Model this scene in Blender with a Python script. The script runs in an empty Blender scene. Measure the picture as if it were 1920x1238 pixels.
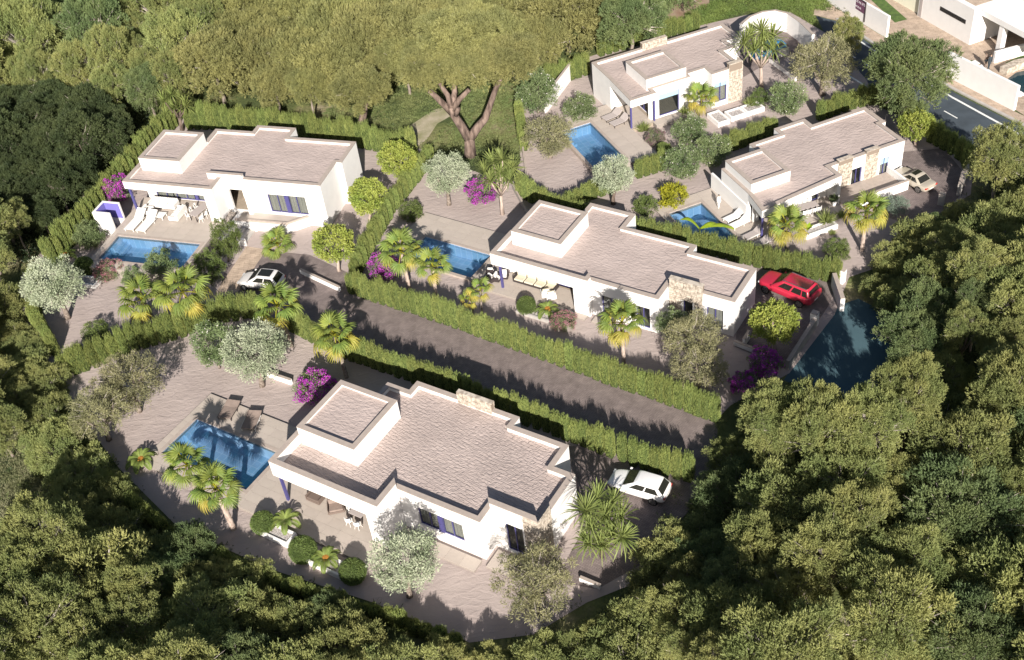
import bpy, math, random
import numpy as np
from mathutils import Vector, Matrix
from mathutils.geometry import tessellate_polygon
random.seed(7); RNG = np.random.default_rng(7)
scene = bpy.context.scene; COL = scene.collection
R = math.radians
# ------------------------------------------------------------------ camera
HC = 62.0; FPX = 2170.14; PITCH = 0.71197; ROLL = -0.13286
_f = np.array([0, math.cos(PITCH), -math.sin(PITCH)]); _x = np.array([1., 0, 0]); _u = np.array([0, math.sin(PITCH), math.cos(PITCH)])
CX = math.cos(ROLL)*_x+math.sin(ROLL)*_u; CU = -math.sin(ROLL)*_x+math.cos(ROLL)*_u; CF = _f
cam = bpy.data.objects.new('camera', bpy.data.cameras.new('camera')); COL.objects.link(cam)
cam.data.sensor_width = 36; cam.data.lens = FPX/1920*36; cam.data.clip_start = .5; cam.data.clip_end = 2000
M = Matrix.Identity(4)
for i, a in enumerate((CX, CU, -CF)):
    for j in range(3): M[j][i] = float(a[j])
M[2][3] = HC; cam.matrix_world = M; scene.camera = cam
# ------------------------------------------------------------------ world, sun, exposure
w = bpy.data.worlds.new('World'); scene.world = w; w.use_nodes = True
nt = w.node_tree; bg = nt.nodes['Background']; sky = nt.nodes.new('ShaderNodeTexSky'); sky.sky_type = 'NISHITA'
sky.sun_disc = False; sky.sun_elevation = R(28); sky.sun_rotation = R(180); sky.air_density = 1.0; sky.dust_density = 1.5
nt.links.new(sky.outputs[0], bg.inputs[0]); bg.inputs[1].default_value = 0.05
sun = bpy.data.objects.new('sun', bpy.data.lights.new('sun', 'SUN')); COL.objects.link(sun)
sun.data.energy = 5.0; sun.data.angle = R(.5); sun.data.color = (1, .945, .87); sun.rotation_euler = (R(62), 0, R(0.5)); sun.location = (0, -40, 80)
scene.view_settings.view_transform = 'Standard'; scene.view_settings.look = 'None'; scene.view_settings.gamma = 1
scene.view_settings.exposure = 0.80; scene.view_settings.use_curve_mapping = False
scene.cycles.max_bounces = 6; scene.cycles.diffuse_bounces = 2; scene.cycles.transparent_max_bounces = 12

# ------------------------------------------------------------------ helpers
def G(px, py, z=0.0):
    "point of the world at height z seen at pixel (px,py) of the photograph"
    d = (px-960)/FPX*CX-(py-619)/FPX*CU+CF; t = (z-HC)/d[2]
    return Vector((d[0]*t, d[1]*t, z))
def GV(px, py, Y):
    d = (px-960)/FPX*CX-(py-619)/FPX*CU+CF; t = Y/d[1]
    return Vector((d[0]*t, Y, HC+d[2]*t))
def tag(o, label=None, cat=None, group=None, kind=None):
    if label: o['label'] = label
    if cat: o['category'] = cat
    if group: o['group'] = group
    if kind: o['kind'] = kind
    return o
def empty(name, loc=(0, 0, 0), rz=0, label=None, cat=None, group=None):
    o = bpy.data.objects.new(name, None); COL.objects.link(o); o.location = loc; o.rotation_euler = (0, 0, rz)
    o.empty_display_size = .3
    return tag(o, label, cat, group)
def link(name, me, parent=None, loc=None, rz=None):
    o = bpy.data.objects.new(name, me); COL.objects.link(o)
    if parent: o.parent = parent
    if loc is not None: o.location = loc
    if rz is not None: o.rotation_euler = (0, 0, rz) if not hasattr(rz, '__len__') else rz
    return o
class MB:
    def __init__(s): s.v = []; s.f = []; s.m = []; s.mi = 0
    def add(s, vs, fs):
        n = len(s.v); s.v += [tuple(v) for v in vs]; s.f += [tuple(i+n for i in f) for f in fs]; s.m += [s.mi]*len(fs); return s
    def box(s, x0, x1, y0, y1, z0, z1):
        return s.add([(x0,y0,z0),(x1,y0,z0),(x1,y1,z0),(x0,y1,z0),(x0,y0,z1),(x1,y0,z1),(x1,y1,z1),(x0,y1,z1)],
                     [(0,3,2,1),(4,5,6,7),(0,1,5,4),(1,2,6,5),(2,3,7,6),(3,0,4,7)])
    def prism(s, poly, z0, z1):
        n = len(poly)
        zz0 = z0 if hasattr(z0, '__len__') else [z0]*n; zz1 = z1 if hasattr(z1, '__len__') else [z1]*n
        vs = [(p[0], p[1], a) for p, a in zip(poly, zz0)]+[(p[0], p[1], a) for p, a in zip(poly, zz1)]
        return s.add(vs, [tuple(range(n-1, -1, -1)), tuple(range(n, 2*n))]+[(i, (i+1) % n, n+(i+1) % n, n+i) for i in range(n)])
    def tube(s, pts, rad, k=7, cap=True):
        pts = [Vector(p) for p in pts]; n = len(pts); vs = []
        for i, p in enumerate(pts):
            d = (pts[min(i+1, n-1)]-pts[max(i-1, 0)]).normalized()
            a = d.cross(Vector((.31, .95, .02))).normalized(); b = d.cross(a)
            r = rad[i] if hasattr(rad, '__len__') else rad
            for j in range(k):
                t = 2*math.pi*j/k; vs.append(p+a*(r*math.cos(t))+b*(r*math.sin(t)))
        fs = [(i*k+j, i*k+(j+1) % k, (i+1)*k+(j+1) % k, (i+1)*k+j) for i in range(n-1) for j in range(k)]
        if cap: fs += [tuple(range(k-1, -1, -1)), tuple((n-1)*k+j for j in range(k))]
        return s.add(vs, fs)
    def cyl(s, c, r, z0, z1, k=16, r1=None):
        r1 = r if r1 is None else r1
        vs = [(c[0]+r*math.cos(6.28318*j/k), c[1]+r*math.sin(6.28318*j/k), z0) for j in range(k)]+[(c[0]+r1*math.cos(6.28318*j/k), c[1]+r1*math.sin(6.28318*j/k), z1) for j in range(k)]
        return s.add(vs, [tuple(range(k-1, -1, -1)), tuple(range(k, 2*k))]+[(j, (j+1) % k, k+(j+1) % k, k+j) for j in range(k)])
    def mesh(s, name, *mats, smooth=False):
        me = bpy.data.meshes.new(name); me.from_pydata(s.v, [], s.f); 
        for m in mats: me.materials.append(m)
        if any(s.m): me.polygons.foreach_set('material_index', s.m)
        if smooth: me.polygons.foreach_set('use_smooth', [True]*len(me.polygons))
        me.update(); return me
    def build(s, name, mat, parent=None, loc=None, rz=None, smooth=False, bevel=0):
        mats = mat if isinstance(mat, (list, tuple)) else [mat]
        o = link(name, s.mesh(name, *mats, smooth=smooth), parent, loc, rz)
        if bevel:
            b = o.modifiers.new('bevel', 'BEVEL'); b.width = bevel; b.segments = 3; b.limit_method = 'ANGLE'
        return o
def npmesh(name, V, F, mats, mi=None):
    "V (n,3) float array, F (m,k) int array"
    me = bpy.data.meshes.new(name); n = len(V); m, k = F.shape
    me.vertices.add(n); me.vertices.foreach_set('co', np.ascontiguousarray(V, dtype=np.float32).ravel())
    me.loops.add(m*k); me.loops.foreach_set('vertex_index', np.ascontiguousarray(F, dtype=np.int32).ravel())
    me.polygons.add(m); me.polygons.foreach_set('loop_start', np.arange(0, m*k, k, dtype=np.int32)); me.polygons.foreach_set('loop_total', np.full(m, k, dtype=np.int32))
    for a in mats: me.materials.append(a)
    if mi is not None: me.polygons.foreach_set('material_index', mi.astype(np.int32))
    me.update(calc_edges=True); return me
def norm(a): return a/np.maximum(np.linalg.norm(a, axis=-1, keepdims=True), 1e-9)
def leaves(P, D, L, W, fold=0.0):
    "rhombic leaves: base points P, unit directions D, lengths L, widths W -> quads"
    n = len(P); D = norm(D); S = norm(np.cross(D, norm(RNG.normal(size=(n, 3)))))
    L = np.broadcast_to(np.asarray(L, float), (n,))[:, None]; W = np.broadcast_to(np.asarray(W, float), (n,))[:, None]
    V = np.stack([P, P+D*L*.45+S*W*.5, P+D*L, P+D*L*.45-S*W*.5], 1)
    return V.reshape(-1, 3), np.arange(n*4).reshape(-1, 4)
def join(*sets):
    Vs, Fs, ms = [], [], []; off = 0
    for (V, F), m in sets:
        Vs.append(V); Fs.append(F+off); ms.append(np.full(len(F), m)); off += len(V)
    return np.concatenate(Vs), np.concatenate(Fs), np.concatenate(ms)
def rdir(n, up=0.0):
    d = norm(RNG.normal(size=(n, 3))); d[:, 2] += up; return norm(d)

# ------------------------------------------------------------------ materials
def mat(name, col, rough=.8, var=0., vscale=4., bump=0., bscale=20., col2=None, spec=.3, metallic=0., trans=0., objrand=0., coat=0., coords='Object', bdist=.02, detail=4., vcon=(.35,.65), stretch=None):
    m = bpy.data.materials.new(name); m.use_nodes = True; t = m.node_tree; N = t.nodes; Lk = t.links
    b = N['Principled BSDF']; b.inputs['Roughness'].default_value = rough; b.inputs['Metallic'].default_value = metallic
    b.inputs['Specular IOR Level'].default_value = spec; b.inputs['Base Color'].default_value = (*col, 1)
    if coat: b.inputs['Coat Weight'].default_value = coat; b.inputs['Coat Roughness'].default_value = .05
    tc = N.new('ShaderNodeTexCoord'); out = None; src = tc.outputs[coords]
    if stretch:
        mp = N.new('ShaderNodeMapping'); mp.inputs['Scale'].default_value = stretch; Lk.new(src, mp.inputs['Vector']); src = mp.outputs[0]
    if col2 is not None or var:
        c2 = col2 if col2 is not None else tuple(max(0, c*(1-var)) for c in col); c1 = col if col2 is not None else tuple(c*(1+var*.6) for c in col)
        nz = N.new('ShaderNodeTexNoise'); nz.inputs['Scale'].default_value = vscale; nz.inputs['Detail'].default_value = detail; Lk.new(src, nz.inputs['Vector'])
        mr = N.new('ShaderNodeMapRange'); mr.inputs['From Min'].default_value = vcon[0]; mr.inputs['From Max'].default_value = vcon[1]; Lk.new(nz.outputs[0], mr.inputs[0])
        mx = N.new('ShaderNodeMix'); mx.data_type = 'RGBA'; mx.inputs['A'].default_value = (*c1, 1); mx.inputs['B'].default_value = (*c2, 1)
        Lk.new(mr.outputs[0], mx.inputs['Factor']); out = mx.outputs['Result']
    if objrand:
        oi = N.new('ShaderNodeObjectInfo'); hs = N.new('ShaderNodeHueSaturation')
        mr2 = N.new('ShaderNodeMapRange'); mr2.inputs['To Min'].default_value = 1-objrand; mr2.inputs['To Max'].default_value = 1+objrand; Lk.new(oi.outputs['Random'], mr2.inputs[0])
        mr3 = N.new('ShaderNodeMapRange'); mr3.inputs['To Min'].default_value = .5-objrand*.07; mr3.inputs['To Max'].default_value = .5+objrand*.07
        ml = N.new('ShaderNodeMath'); ml.operation = 'FRACT'; mm = N.new('ShaderNodeMath'); mm.operation = 'MULTIPLY'; mm.inputs[1].default_value = 7.31
        Lk.new(oi.outputs['Random'], mm.inputs[0]); Lk.new(mm.outputs[0], ml.inputs[0]); Lk.new(ml.outputs[0], mr3.inputs[0])
        Lk.new(mr2.outputs[0], hs.inputs['Value']); Lk.new(mr3.outputs[0], hs.inputs['Hue'])
        if out is not None: Lk.new(out, hs.inputs['Color'])
        else: hs.inputs['Color'].default_value = (*col, 1)
        out = hs.outputs[0]
    if out is not None: Lk.new(out, b.inputs['Base Color'])
    if bump:
        n2 = N.new('ShaderNodeTexNoise'); n2.inputs['Scale'].default_value = bscale; n2.inputs['Detail'].default_value = 6; Lk.new(src, n2.inputs['Vector'])
        bp = N.new('ShaderNodeBump'); bp.inputs['Strength'].default_value = bump; bp.inputs['Distance'].default_value = bdist; Lk.new(n2.outputs[0], bp.inputs['Height']); Lk.new(bp.outputs[0], b.inputs['Normal'])
    if trans:
        o = N['Material Output']; tl = N.new('ShaderNodeBsdfTranslucent'); ms = N.new('ShaderNodeMixShader'); ms.inputs[0].default_value = trans
        if out is not None: Lk.new(out, tl.inputs[0])
        else: tl.inputs[0].default_value = (*col, 1)
        Lk.new(b.outputs[0], ms.inputs[1]); Lk.new(tl.outputs[0], ms.inputs[2]); Lk.new(ms.outputs[0], o.inputs[0])
    return m
def brickmat(name, c1, c2, mortar, scale, bw, bh, msize=.02, bump=.6, rough=.85, dist=.02, noise=.15, offset=.5, bnoise=0.):
    m = mat(name, c1, rough); t = m.node_tree; N = t.nodes; Lk = t.links; b = N['Principled BSDF']; tc = N.new('ShaderNodeTexCoord')
    br = N.new('ShaderNodeTexBrick'); br.inputs['Color1'].default_value = (*c1, 1); br.inputs['Color2'].default_value = (*c2, 1); br.inputs['Mortar'].default_value = (*mortar, 1)
    br.inputs['Scale'].default_value = scale; br.inputs['Brick Width'].default_value = bw; br.inputs['Row Height'].default_value = bh; br.inputs['Mortar Size'].default_value = msize; br.offset = offset
    nz = N.new('ShaderNodeTexNoise'); nz.inputs['Scale'].default_value = 1.3; nz.inputs['Detail'].default_value = 7
    nd = N.new('ShaderNodeTexNoise'); nd.inputs['Scale'].default_value = 2.5; Lk.new(tc.outputs['Object'], nd.inputs['Vector'])
    vm = N.new('ShaderNodeVectorMath'); vm.operation = 'MULTIPLY_ADD'; vm.inputs[1].default_value = (bnoise,)*3; Lk.new(nd.outputs['Color'], vm.inputs[0]); Lk.new(tc.outputs['Object'], vm.inputs[2])
    Lk.new(vm.outputs[0], br.inputs['Vector']); Lk.new(tc.outputs['Object'], nz.inputs['Vector'])
    mx = N.new('ShaderNodeMix'); mx.data_type = 'RGBA'; mx.blend_type = 'MULTIPLY'; mx.inputs['Factor'].default_value = 1
    mr = N.new('ShaderNodeMapRange'); mr.inputs['From Min'].default_value = .3; mr.inputs['From Max'].default_value = .7; mr.inputs['To Min'].default_value = 1-noise; mr.inputs['To Max'].default_value = 1+noise*.5
    Lk.new(nz.outputs[0], mr.inputs[0]); Lk.new(br.outputs['Color'], mx.inputs['A']); Lk.new(mr.outputs[0], mx.inputs['B']); Lk.new(mx.outputs['Result'], b.inputs['Base Color'])
    n3 = N.new('ShaderNodeTexNoise'); n3.inputs['Scale'].default_value = 4; n3.inputs['Detail'].default_value = 5; Lk.new(tc.outputs['Object'], n3.inputs['Vector'])
    sb = N.new('ShaderNodeMath'); sb.operation = 'SUBTRACT'; Lk.new(n3.outputs[0], sb.inputs[0]); Lk.new(br.outputs['Fac'], sb.inputs[1])
    bp = N.new('ShaderNodeBump'); bp.inputs['Strength'].default_value = bump; bp.inputs['Distance'].default_value = dist; Lk.new(sb.outputs[0], bp.inputs['Height']); Lk.new(bp.outputs[0], b.inputs['Normal'])
    return m
WHITE = mat('white_render', (.80, .775, .75), .85, var=.03, vscale=1.2, bump=.15, bscale=30, bdist=.005)
COPING = mat('stone_coping', (.40, .335, .29), .8, var=.08, vscale=3, bump=.1, bscale=40, bdist=.004)
CEIL = mat('ceiling_render', (.62, .58, .54), .9)
FLOOR = mat('interior_floor', (.34, .28, .22), .5, var=.1)
STONE = mat('cladding_stone', (.55, .48, .40), .85, col2=(.34, .285, .23), vscale=3.6, bump=.6, bscale=14, bdist=.02, vcon=(.42, .6), detail=6)
MORTAR = mat('mortar', (.24, .19, .15), .95)
PURPLE = mat('violet_metal', (.07, .065, .20), .45, spec=.5)
PURPAINT = mat('violet_paint', (.16, .14, .42), .8)
TILE = mat('terrace_tile', (.445, .385, .335), .6, var=.07, vscale=.8, bump=.08, bscale=30, bdist=.004, objrand=.035)
GROUT = mat('grout', (.30, .26, .23), .9)
def roofmat(name, bscale, stren, weave=False):
    m = mat(name, (.45, .368, .335), .92, var=.10, vscale=.5, detail=8); t = m.node_tree; N = t.nodes; Lk = t.links; b = N['Principled BSDF']; tc = N.new('ShaderNodeTexCoord')
    mp = N.new('ShaderNodeMapping'); mp.inputs['Scale'].default_value = (1, 1.7, 1); mp.inputs['Rotation'].default_value = (0, 0, .25); Lk.new(tc.outputs['Object'], mp.inputs[0])
    n1 = N.new('ShaderNodeTexNoise'); n1.inputs['Scale'].default_value = bscale; n1.inputs['Detail'].default_value = 3.5; n1.inputs['Distortion'].default_value = .6; Lk.new(mp.outputs[0], n1.inputs['Vector'])
    h = n1.outputs[0]
    if weave:
        br = N.new('ShaderNodeTexBrick'); br.inputs['Scale'].default_value = 1; br.inputs['Brick Width'].default_value = .78; br.inputs['Row Height'].default_value = .44; br.inputs['Mortar Size'].default_value = .05; br.inputs['Mortar Smooth'].default_value = 1
        vm = N.new('ShaderNodeVectorMath'); vm.operation = 'MULTIPLY_ADD'; vm.inputs[1].default_value = (.35,)*3; nd = N.new('ShaderNodeTexNoise'); nd.inputs['Scale'].default_value = 2; Lk.new(tc.outputs['Object'], nd.inputs['Vector'])
        Lk.new(nd.outputs['Color'], vm.inputs[0]); Lk.new(mp.outputs[0], vm.inputs[2]); Lk.new(vm.outputs[0], br.inputs['Vector'])
        sb = N.new('ShaderNodeMath'); sb.operation = 'MULTIPLY_ADD'; sb.inputs[1].default_value = -.34; Lk.new(br.outputs['Fac'], sb.inputs[0]); Lk.new(n1.outputs[0], sb.inputs[2]); h = sb.outputs[0]
    bp = N.new('ShaderNodeBump'); bp.inputs['Strength'].default_value = stren; bp.inputs['Distance'].default_value = .10; Lk.new(h, bp.inputs['Height']); Lk.new(bp.outputs[0], b.inputs['Normal'])
    return m
ROOF = roofmat('roof_membrane', 2.6, .8); ROOFW = roofmat('roof_membrane_woven', 3.2, 1., True)
def groundmat(name, col, col2, wave=1.6, stren=.8):
    m = mat(name, col, .95, col2=col2, vscale=.35, detail=9, vcon=(.3, .75)); t = m.node_tree; N = t.nodes; Lk = t.links; b = N['Principled BSDF']; tc = N.new('ShaderNodeTexCoord')
    mp = N.new('ShaderNodeMapping'); mp.inputs['Scale'].default_value = (.8, 1.5, 1); Lk.new(tc.outputs['Object'], mp.inputs[0])
    n1 = N.new('ShaderNodeTexNoise'); n1.inputs['Scale'].default_value = wave; n1.inputs['Detail'].default_value = 4; n1.inputs['Distortion'].default_value = .8; Lk.new(mp.outputs[0], n1.inputs['Vector'])
    n2 = N.new('ShaderNodeTexVoronoi'); n2.inputs['Scale'].default_value = 14; Lk.new(tc.outputs['Object'], n2.inputs['Vector'])
    ma = N.new('ShaderNodeMath'); ma.operation = 'MULTIPLY_ADD'; ma.inputs[1].default_value = .12; Lk.new(n2.outputs['Distance'], ma.inputs[0]); Lk.new(n1.outputs[0], ma.inputs[2])
    bp = N.new('ShaderNodeBump'); bp.inputs['Strength'].default_value = stren; bp.inputs['Distance'].default_value = .08; Lk.new(ma.outputs[0], bp.inputs['Height']); Lk.new(bp.outputs[0], b.inputs['Normal'])
    return m
GRAVEL = groundmat('beige_gravel', (.42, .35, .322), (.34, .28, .26))
PAVER = brickmat('drive_paver', (.26, .21, .195), (.21, .17, .16), (.12, .095, .09), 1, .22, .11, .012, .5, dist=.01, noise=.25)
ASPHALT = mat('asphalt', (.06, .075, .09), .9, var=.2, vscale=.6, bump=.3, bscale=60, bdist=.006)
PAINT = mat('road_paint', (.75, .75, .72), .7, var=.1)
TANPAVE = brickmat('tan_paving', (.50, .39, .30), (.43, .335, .26), (.27, .2, .15), 1, .9, .28, .015, .3, noise=.25)
CONC = mat('concrete', (.42, .39, .36), .9, var=.1, vscale=2, bump=.2, bscale=25, bdist=.005)
GRAVELW = mat('white_pebbles', (.5, .46, .44), .9, col2=(.25, .22, .21), vscale=9, vcon=(.45, .6), bump=.8, bscale=14)
GRASSG = mat('lawn', (.10, .16, .04), .95, col2=(.06, .10, .03), vscale=2, bump=.6, bscale=40)
def terrain_mat():
    m = mat('hillside_ground', (.05, .06, .03), .97, bump=1, bscale=3, bdist=.15); t = m.node_tree; N = t.nodes; Lk = t.links; b = N['Principled BSDF']; tc = N.new('ShaderNodeTexCoord')
    n1 = N.new('ShaderNodeTexNoise'); n1.inputs['Scale'].default_value = .09; n1.inputs['Detail'].default_value = 9; n1.inputs['Roughness'].default_value = .65; Lk.new(tc.outputs['Object'], n1.inputs['Vector'])
    cr = N.new('ShaderNodeValToRGB'); e = cr.color_ramp.elements; e[0].position = .36; e[0].color = (.035, .05, .022, 1); e[1].position = .68; e[1].color = (.34, .29, .20, 1)
    for p, c in ((.46, (.075, .095, .032)), (.54, (.13, .145, .05)), (.6, (.20, .185, .09))):
        k = e.new(p); k.color = (*c, 1)
    Lk.new(n1.outputs[0], cr.inputs[0]); Lk.new(cr.outputs[0], b.inputs['Base Color']); return m
TERRAIN = terrain_mat()
SOIL = mat('red_soil', (.24, .15, .10), .95, col2=(.33, .25, .18), vscale=.8, bump=.8, bscale=6, bdist=.08)
SAND = mat('dry_earth', (.42, .36, .27), .95, col2=(.25, .24, .13), vscale=.6, bump=.8, bscale=6, bdist=.08, detail=8)
POOLT = brickmat('pool_mosaic', (.36, .45, .64), (.31, .45, .63), (.48, .56, .72), 1, .6, .6, .03, .1, rough=.4, noise=.1, offset=0)
def water_mat(name, tint):
    m = bpy.data.materials.new(name); m.use_nodes = True; t = m.node_tree; N = t.nodes; Lk = t.links; N.remove(N['Principled BSDF'])
    tr = N.new('ShaderNodeBsdfTransparent'); tr.inputs[0].default_value = (*tint, 1); gl = N.new('ShaderNodeBsdfGlossy'); gl.inputs['Roughness'].default_value = .06
    lw = N.new('ShaderNodeLayerWeight'); lw.inputs[0].default_value = .5; fr = N.new('ShaderNodeMath'); fr.operation = 'POWER'; fr.inputs[1].default_value = 4.; Lk.new(lw.outputs['Facing'], fr.inputs[0]); ms = N.new('ShaderNodeMixShader'); df = N.new('ShaderNodeBsdfDiffuse'); df.inputs[0].default_value = (.01, .13, .22, 1)
    tc = N.new('ShaderNodeTexCoord'); nz = N.new('ShaderNodeTexNoise'); nz.inputs['Scale'].default_value = 3.5; nz.inputs['Detail'].default_value = 3; Lk.new(tc.outputs['Object'], nz.inputs[0])
    bp = N.new('ShaderNodeBump'); bp.inputs['Strength'].default_value = .35; bp.inputs['Distance'].default_value = .025; Lk.new(nz.outputs[0], bp.inputs['Height']); Lk.new(bp.outputs[0], gl.inputs['Normal']); Lk.new(bp.outputs[0], lw.inputs['Normal'])
    m2 = N.new('ShaderNodeMixShader'); m2.inputs[0].default_value = .14; Lk.new(tr.outputs[0], m2.inputs[1]); Lk.new(df.outputs[0], m2.inputs[2])
    Lk.new(fr.outputs[0], ms.inputs[0]); Lk.new(m2.outputs[0], ms.inputs[1]); Lk.new(gl.outputs[0], ms.inputs[2]); Lk.new(ms.outputs[0], N['Material Output'].inputs[0]); return m
WATER = water_mat('pool_water', (.66, .80, .87))
def glass_mat(name, tint, base=(.02, .025, .03), mixv=.55):
    m = bpy.data.materials.new(name); m.use_nodes = True; t = m.node_tree; N = t.nodes; Lk = t.links; b = N['Principled BSDF']
    b.inputs['Base Color'].default_value = (*base, 1); b.inputs['Roughness'].default_value = .04; b.inputs['Specular IOR Level'].default_value = .8
    tr = N.new('ShaderNodeBsdfTransparent'); tr.inputs[0].default_value = (*tint, 1); ms = N.new('ShaderNodeMixShader'); ms.inputs[0].default_value = mixv
    Lk.new(b.outputs[0], ms.inputs[1]); Lk.new(tr.outputs[0], ms.inputs[2]); Lk.new(ms.outputs[0], N['Material Output'].inputs[0]); return m
GLASS = glass_mat('window_glass', (.9, .93, .93), mixv=.78); CARGLASS = glass_mat('car_glass', (.35, .36, .33), (.03, .03, .025), .35)
CURTAIN = mat('curtain', (.62, .56, .49), .9, var=.22, vscale=2, stretch=(5, 5, .3)); BLIND = mat('blue_blind', (.33, .50, .60), .6)
FABW = mat('white_fabric', (.78, .75, .71), .9, var=.04); FABG = mat('grey_fabric', (.42, .37, .35), .9); FABB = mat('brown_fabric', (.26, .20, .17), .8, var=.15, vscale=2)
FABC = mat('cream_cushion', (.62, .56, .44), .9); FRAMEW = mat('white_frame', (.8, .78, .75), .5); FRAMED = mat('dark_frame', (.05, .04, .04), .5); WICK = mat('brown_wicker', (.16, .12, .10), .8)
BARK = mat('grey_bark', (.30, .25, .21), .95, col2=(.13, .10, .08), vscale=5, bump=.8, bscale=12, bdist=.03)
BARKD = mat('brown_bark', (.20, .15, .12), .95, col2=(.07, .05, .04), vscale=3, bump=1, bscale=8, bdist=.06, stretch=(2, 2, .5))
BARKL = mat('pale_bark', (.50, .40, .34), .95, col2=(.30, .23, .19), vscale=3, bump=.8, bscale=10, bdist=.03, stretch=(2, 2, .5))
def leafm(name, c, c2, objrand=.12, trans=.22, rough=.55, vs=1.5, vcon=(.35, .65)): return mat(name, c, rough, col2=c2, vscale=vs, objrand=objrand, trans=trans, spec=.25, detail=3, vcon=vcon)
PINE = leafm('pine_needles', (.34, .345, .125), (.20, .235, .085), .14)
PINEL = leafm('umbrella_pine_needles', (.305, .295, .11), (.20, .205, .08), .08)
PINEB = leafm('blue_green_pine_needles', (.21, .25, .10), (.13, .18, .075), .12)
OLIVE = leafm('olive_leaves', (.46, .49, .35), (.28, .33, .20), .06, .15)
CITRUS = leafm('citrus_leaves', (.35, .38, .085), (.22, .28, .055), .06)
SCRUB = leafm('scrub_leaves', (.34, .32, .17), (.18, .18, .09), .08)
SHRUBD = leafm('dark_shrub_leaves', (.16, .21, .06), (.09, .13, .035), .12)
SHRUBM = leafm('green_shrub_leaves', (.22, .27, .12), (.12, .17, .07), .1)
SHRUBY = leafm('yellow_shrub_leaves', (.40, .38, .03), (.24, .25, .03), .05)
SHRUBS = leafm('silver_shrub_leaves', (.23, .28, .22), (.15, .2, .15), .05)
HEDGE = leafm('hedge_leaves', (.31, .35, .11), (.20, .25, .075), .14, .25, vs=3)
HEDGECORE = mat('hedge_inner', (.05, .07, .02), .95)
PALM = leafm('fan_palm_leaf', (.26, .31, .06), (.15, .22, .06), .22, .3, vs=1.2)
PALMY = leafm('yellowing_palm_leaf', (.45, .36, .07), (.30, .31, .06), .12, .3, vs=1.2)
CYCAD = leafm('cycad_leaf', (.27, .33, .09), (.16, .22, .05), .12, .25)
YUCCA = leafm('yucca_leaf', (.29, .33, .11), (.17, .22, .06), .1, .25)
BOUG = leafm('magenta_bracts', (.48, .075, .45), (.33, .04, .34), .06, .25); PINKF = leafm('pink_flowers', (.50, .22, .28), (.36, .14, .18), .05); WHITEF = mat('white_flowers', (.72, .68, .62), .7); PURPF = leafm('purple_flowers', (.30, .17, .22), (.2, .12, .13), .05)
DEAD = mat('bare_twigs', (.42, .37, .32), .9); TERRA = mat('terracotta', (.40, .17, .09), .85, var=.2)
BLACK = mat('black_rubber', (.02, .02, .02), .7); RIM = mat('alloy_rim', (.35, .34, .33), .3, metallic=.8)
def paint(n, c, rough=.3): return mat(n, c, rough, spec=.5, coat=.6)
REDL = mat('tail_lamp_red', (.5, .03, .02), .3); LAMP = mat('headlamp_glass', (.6, .6, .6), .15, spec=.8)
SKIN = mat('skin', (.45, .30, .22), .6); HAIR = mat('dark_hair', (.04, .03, .02), .6); CLOTHW = mat('white_clothes', (.75, .72, .68), .9); CLOTHD = mat('dark_clothes', (.04, .05, .06), .9)

# ------------------------------------------------------------------ flat sheets
def sheet(name, polys_px, m, z, holes=(), kind='structure', world=False, zf=0.0):
    outer = [Vector((p[0], p[1], z)) if world else G(p[0], p[1], zf) for p in polys_px]
    for p in outer: p.z = z
    loops = [outer]+[[Vector((h[0], h[1], z)) for h in hole] for hole in holes]
    tri = tessellate_polygon(loops); vs = [v for l in loops for v in l]
    me = bpy.data.meshes.new(name); me.from_pydata([tuple(v) for v in vs], [], [tuple(t) for t in tri]); me.materials.append(m)
    import bmesh
    bm = bmesh.new(); bm.from_mesh(me)
    bmesh.ops.recalc_face_normals(bm, faces=bm.faces)
    for f in bm.faces:
        if f.normal.z < 0: f.normal_flip()
    bm.to_mesh(me); bm.free()
    o = link(name, me); tag(o, kind=kind); return o
# villa frames: origin from the roof corner seen in the photo
class Frame:
    def __init__(s, px, py, z, yaw, floor):
        o = G(px, py, z); s.o = Vector((o.x, o.y, 0)); s.yaw = yaw; s.F = floor; s.c = math.cos(yaw); s.s = math.sin(yaw)
    def at(s, x, y, z=0.0): return Vector((s.o.x+x*s.c-y*s.s, s.o.y+x*s.s+y*s.c, z))
FA = Frame(228.9, 339.9, 4.7, -.3694, .9); FB = Frame(502.6, 864, 4.45, -.6220, .15); FC = Frame(918, 474.2, 3.95, -.6220, .15)
FD = Frame(1180.4, 189.1, 3.9, .3172, .4); FE = Frame(1428.9, 395.3, 3.1, .3172, .1)
POOLS = {  # local x0,x1,y0,y1, water level
 'A': (FA, .27, 9.1, -7.1, -3.5, .9), 'B': (FB, -11.7, -3.15, -.35, 3.62, .15), 'C': (FC, -9.8, -2.65, .35, 3.85, .15),
 'D': (FD, -6.0, -2.65, -4.1, 3.75, .4), 'E': (FE, -5.0, -1.6, 1.3, 7.4, .1)}
def rectw(F, x0, x1, y0, y1): return [tuple(F.at(x, y)[:2]) for x, y in ((x0, y0), (x1, y0), (x1, y1), (x0, y1))]
HOLES = [rectw(p[0], p[1]-.15, p[2]+.15, p[3]-.15, p[4]+.15) for p in POOLS.values()]
sheet('hillside_ground', [(-400, -60), (400, -60), (400, 700), (-400, 700)], TERRAIN, -.02, HOLES, world=True)
ESTATE = [(292,225),(420,205),(640,240),(790,280),(880,318),(960,345),(976,300),(968,215),(1035,125),(1110,105),(1250,62),(1400,28),(1480,22),(1545,60),(1625,150),(1640,185),(1700,225),(1800,285),(1825,320),(1820,365),(1770,395),(1700,440),(1650,500),(1592,520),(1565,590),(1480,700),(1370,760),(1330,800),(1310,900),(1250,950),(1200,1090),(1100,1130),(1000,1190),(880,1205),(700,1130),(500,1065),(330,985),(225,880),(150,780),(95,690),(45,600),(38,520),(80,470),(175,360)]
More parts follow.
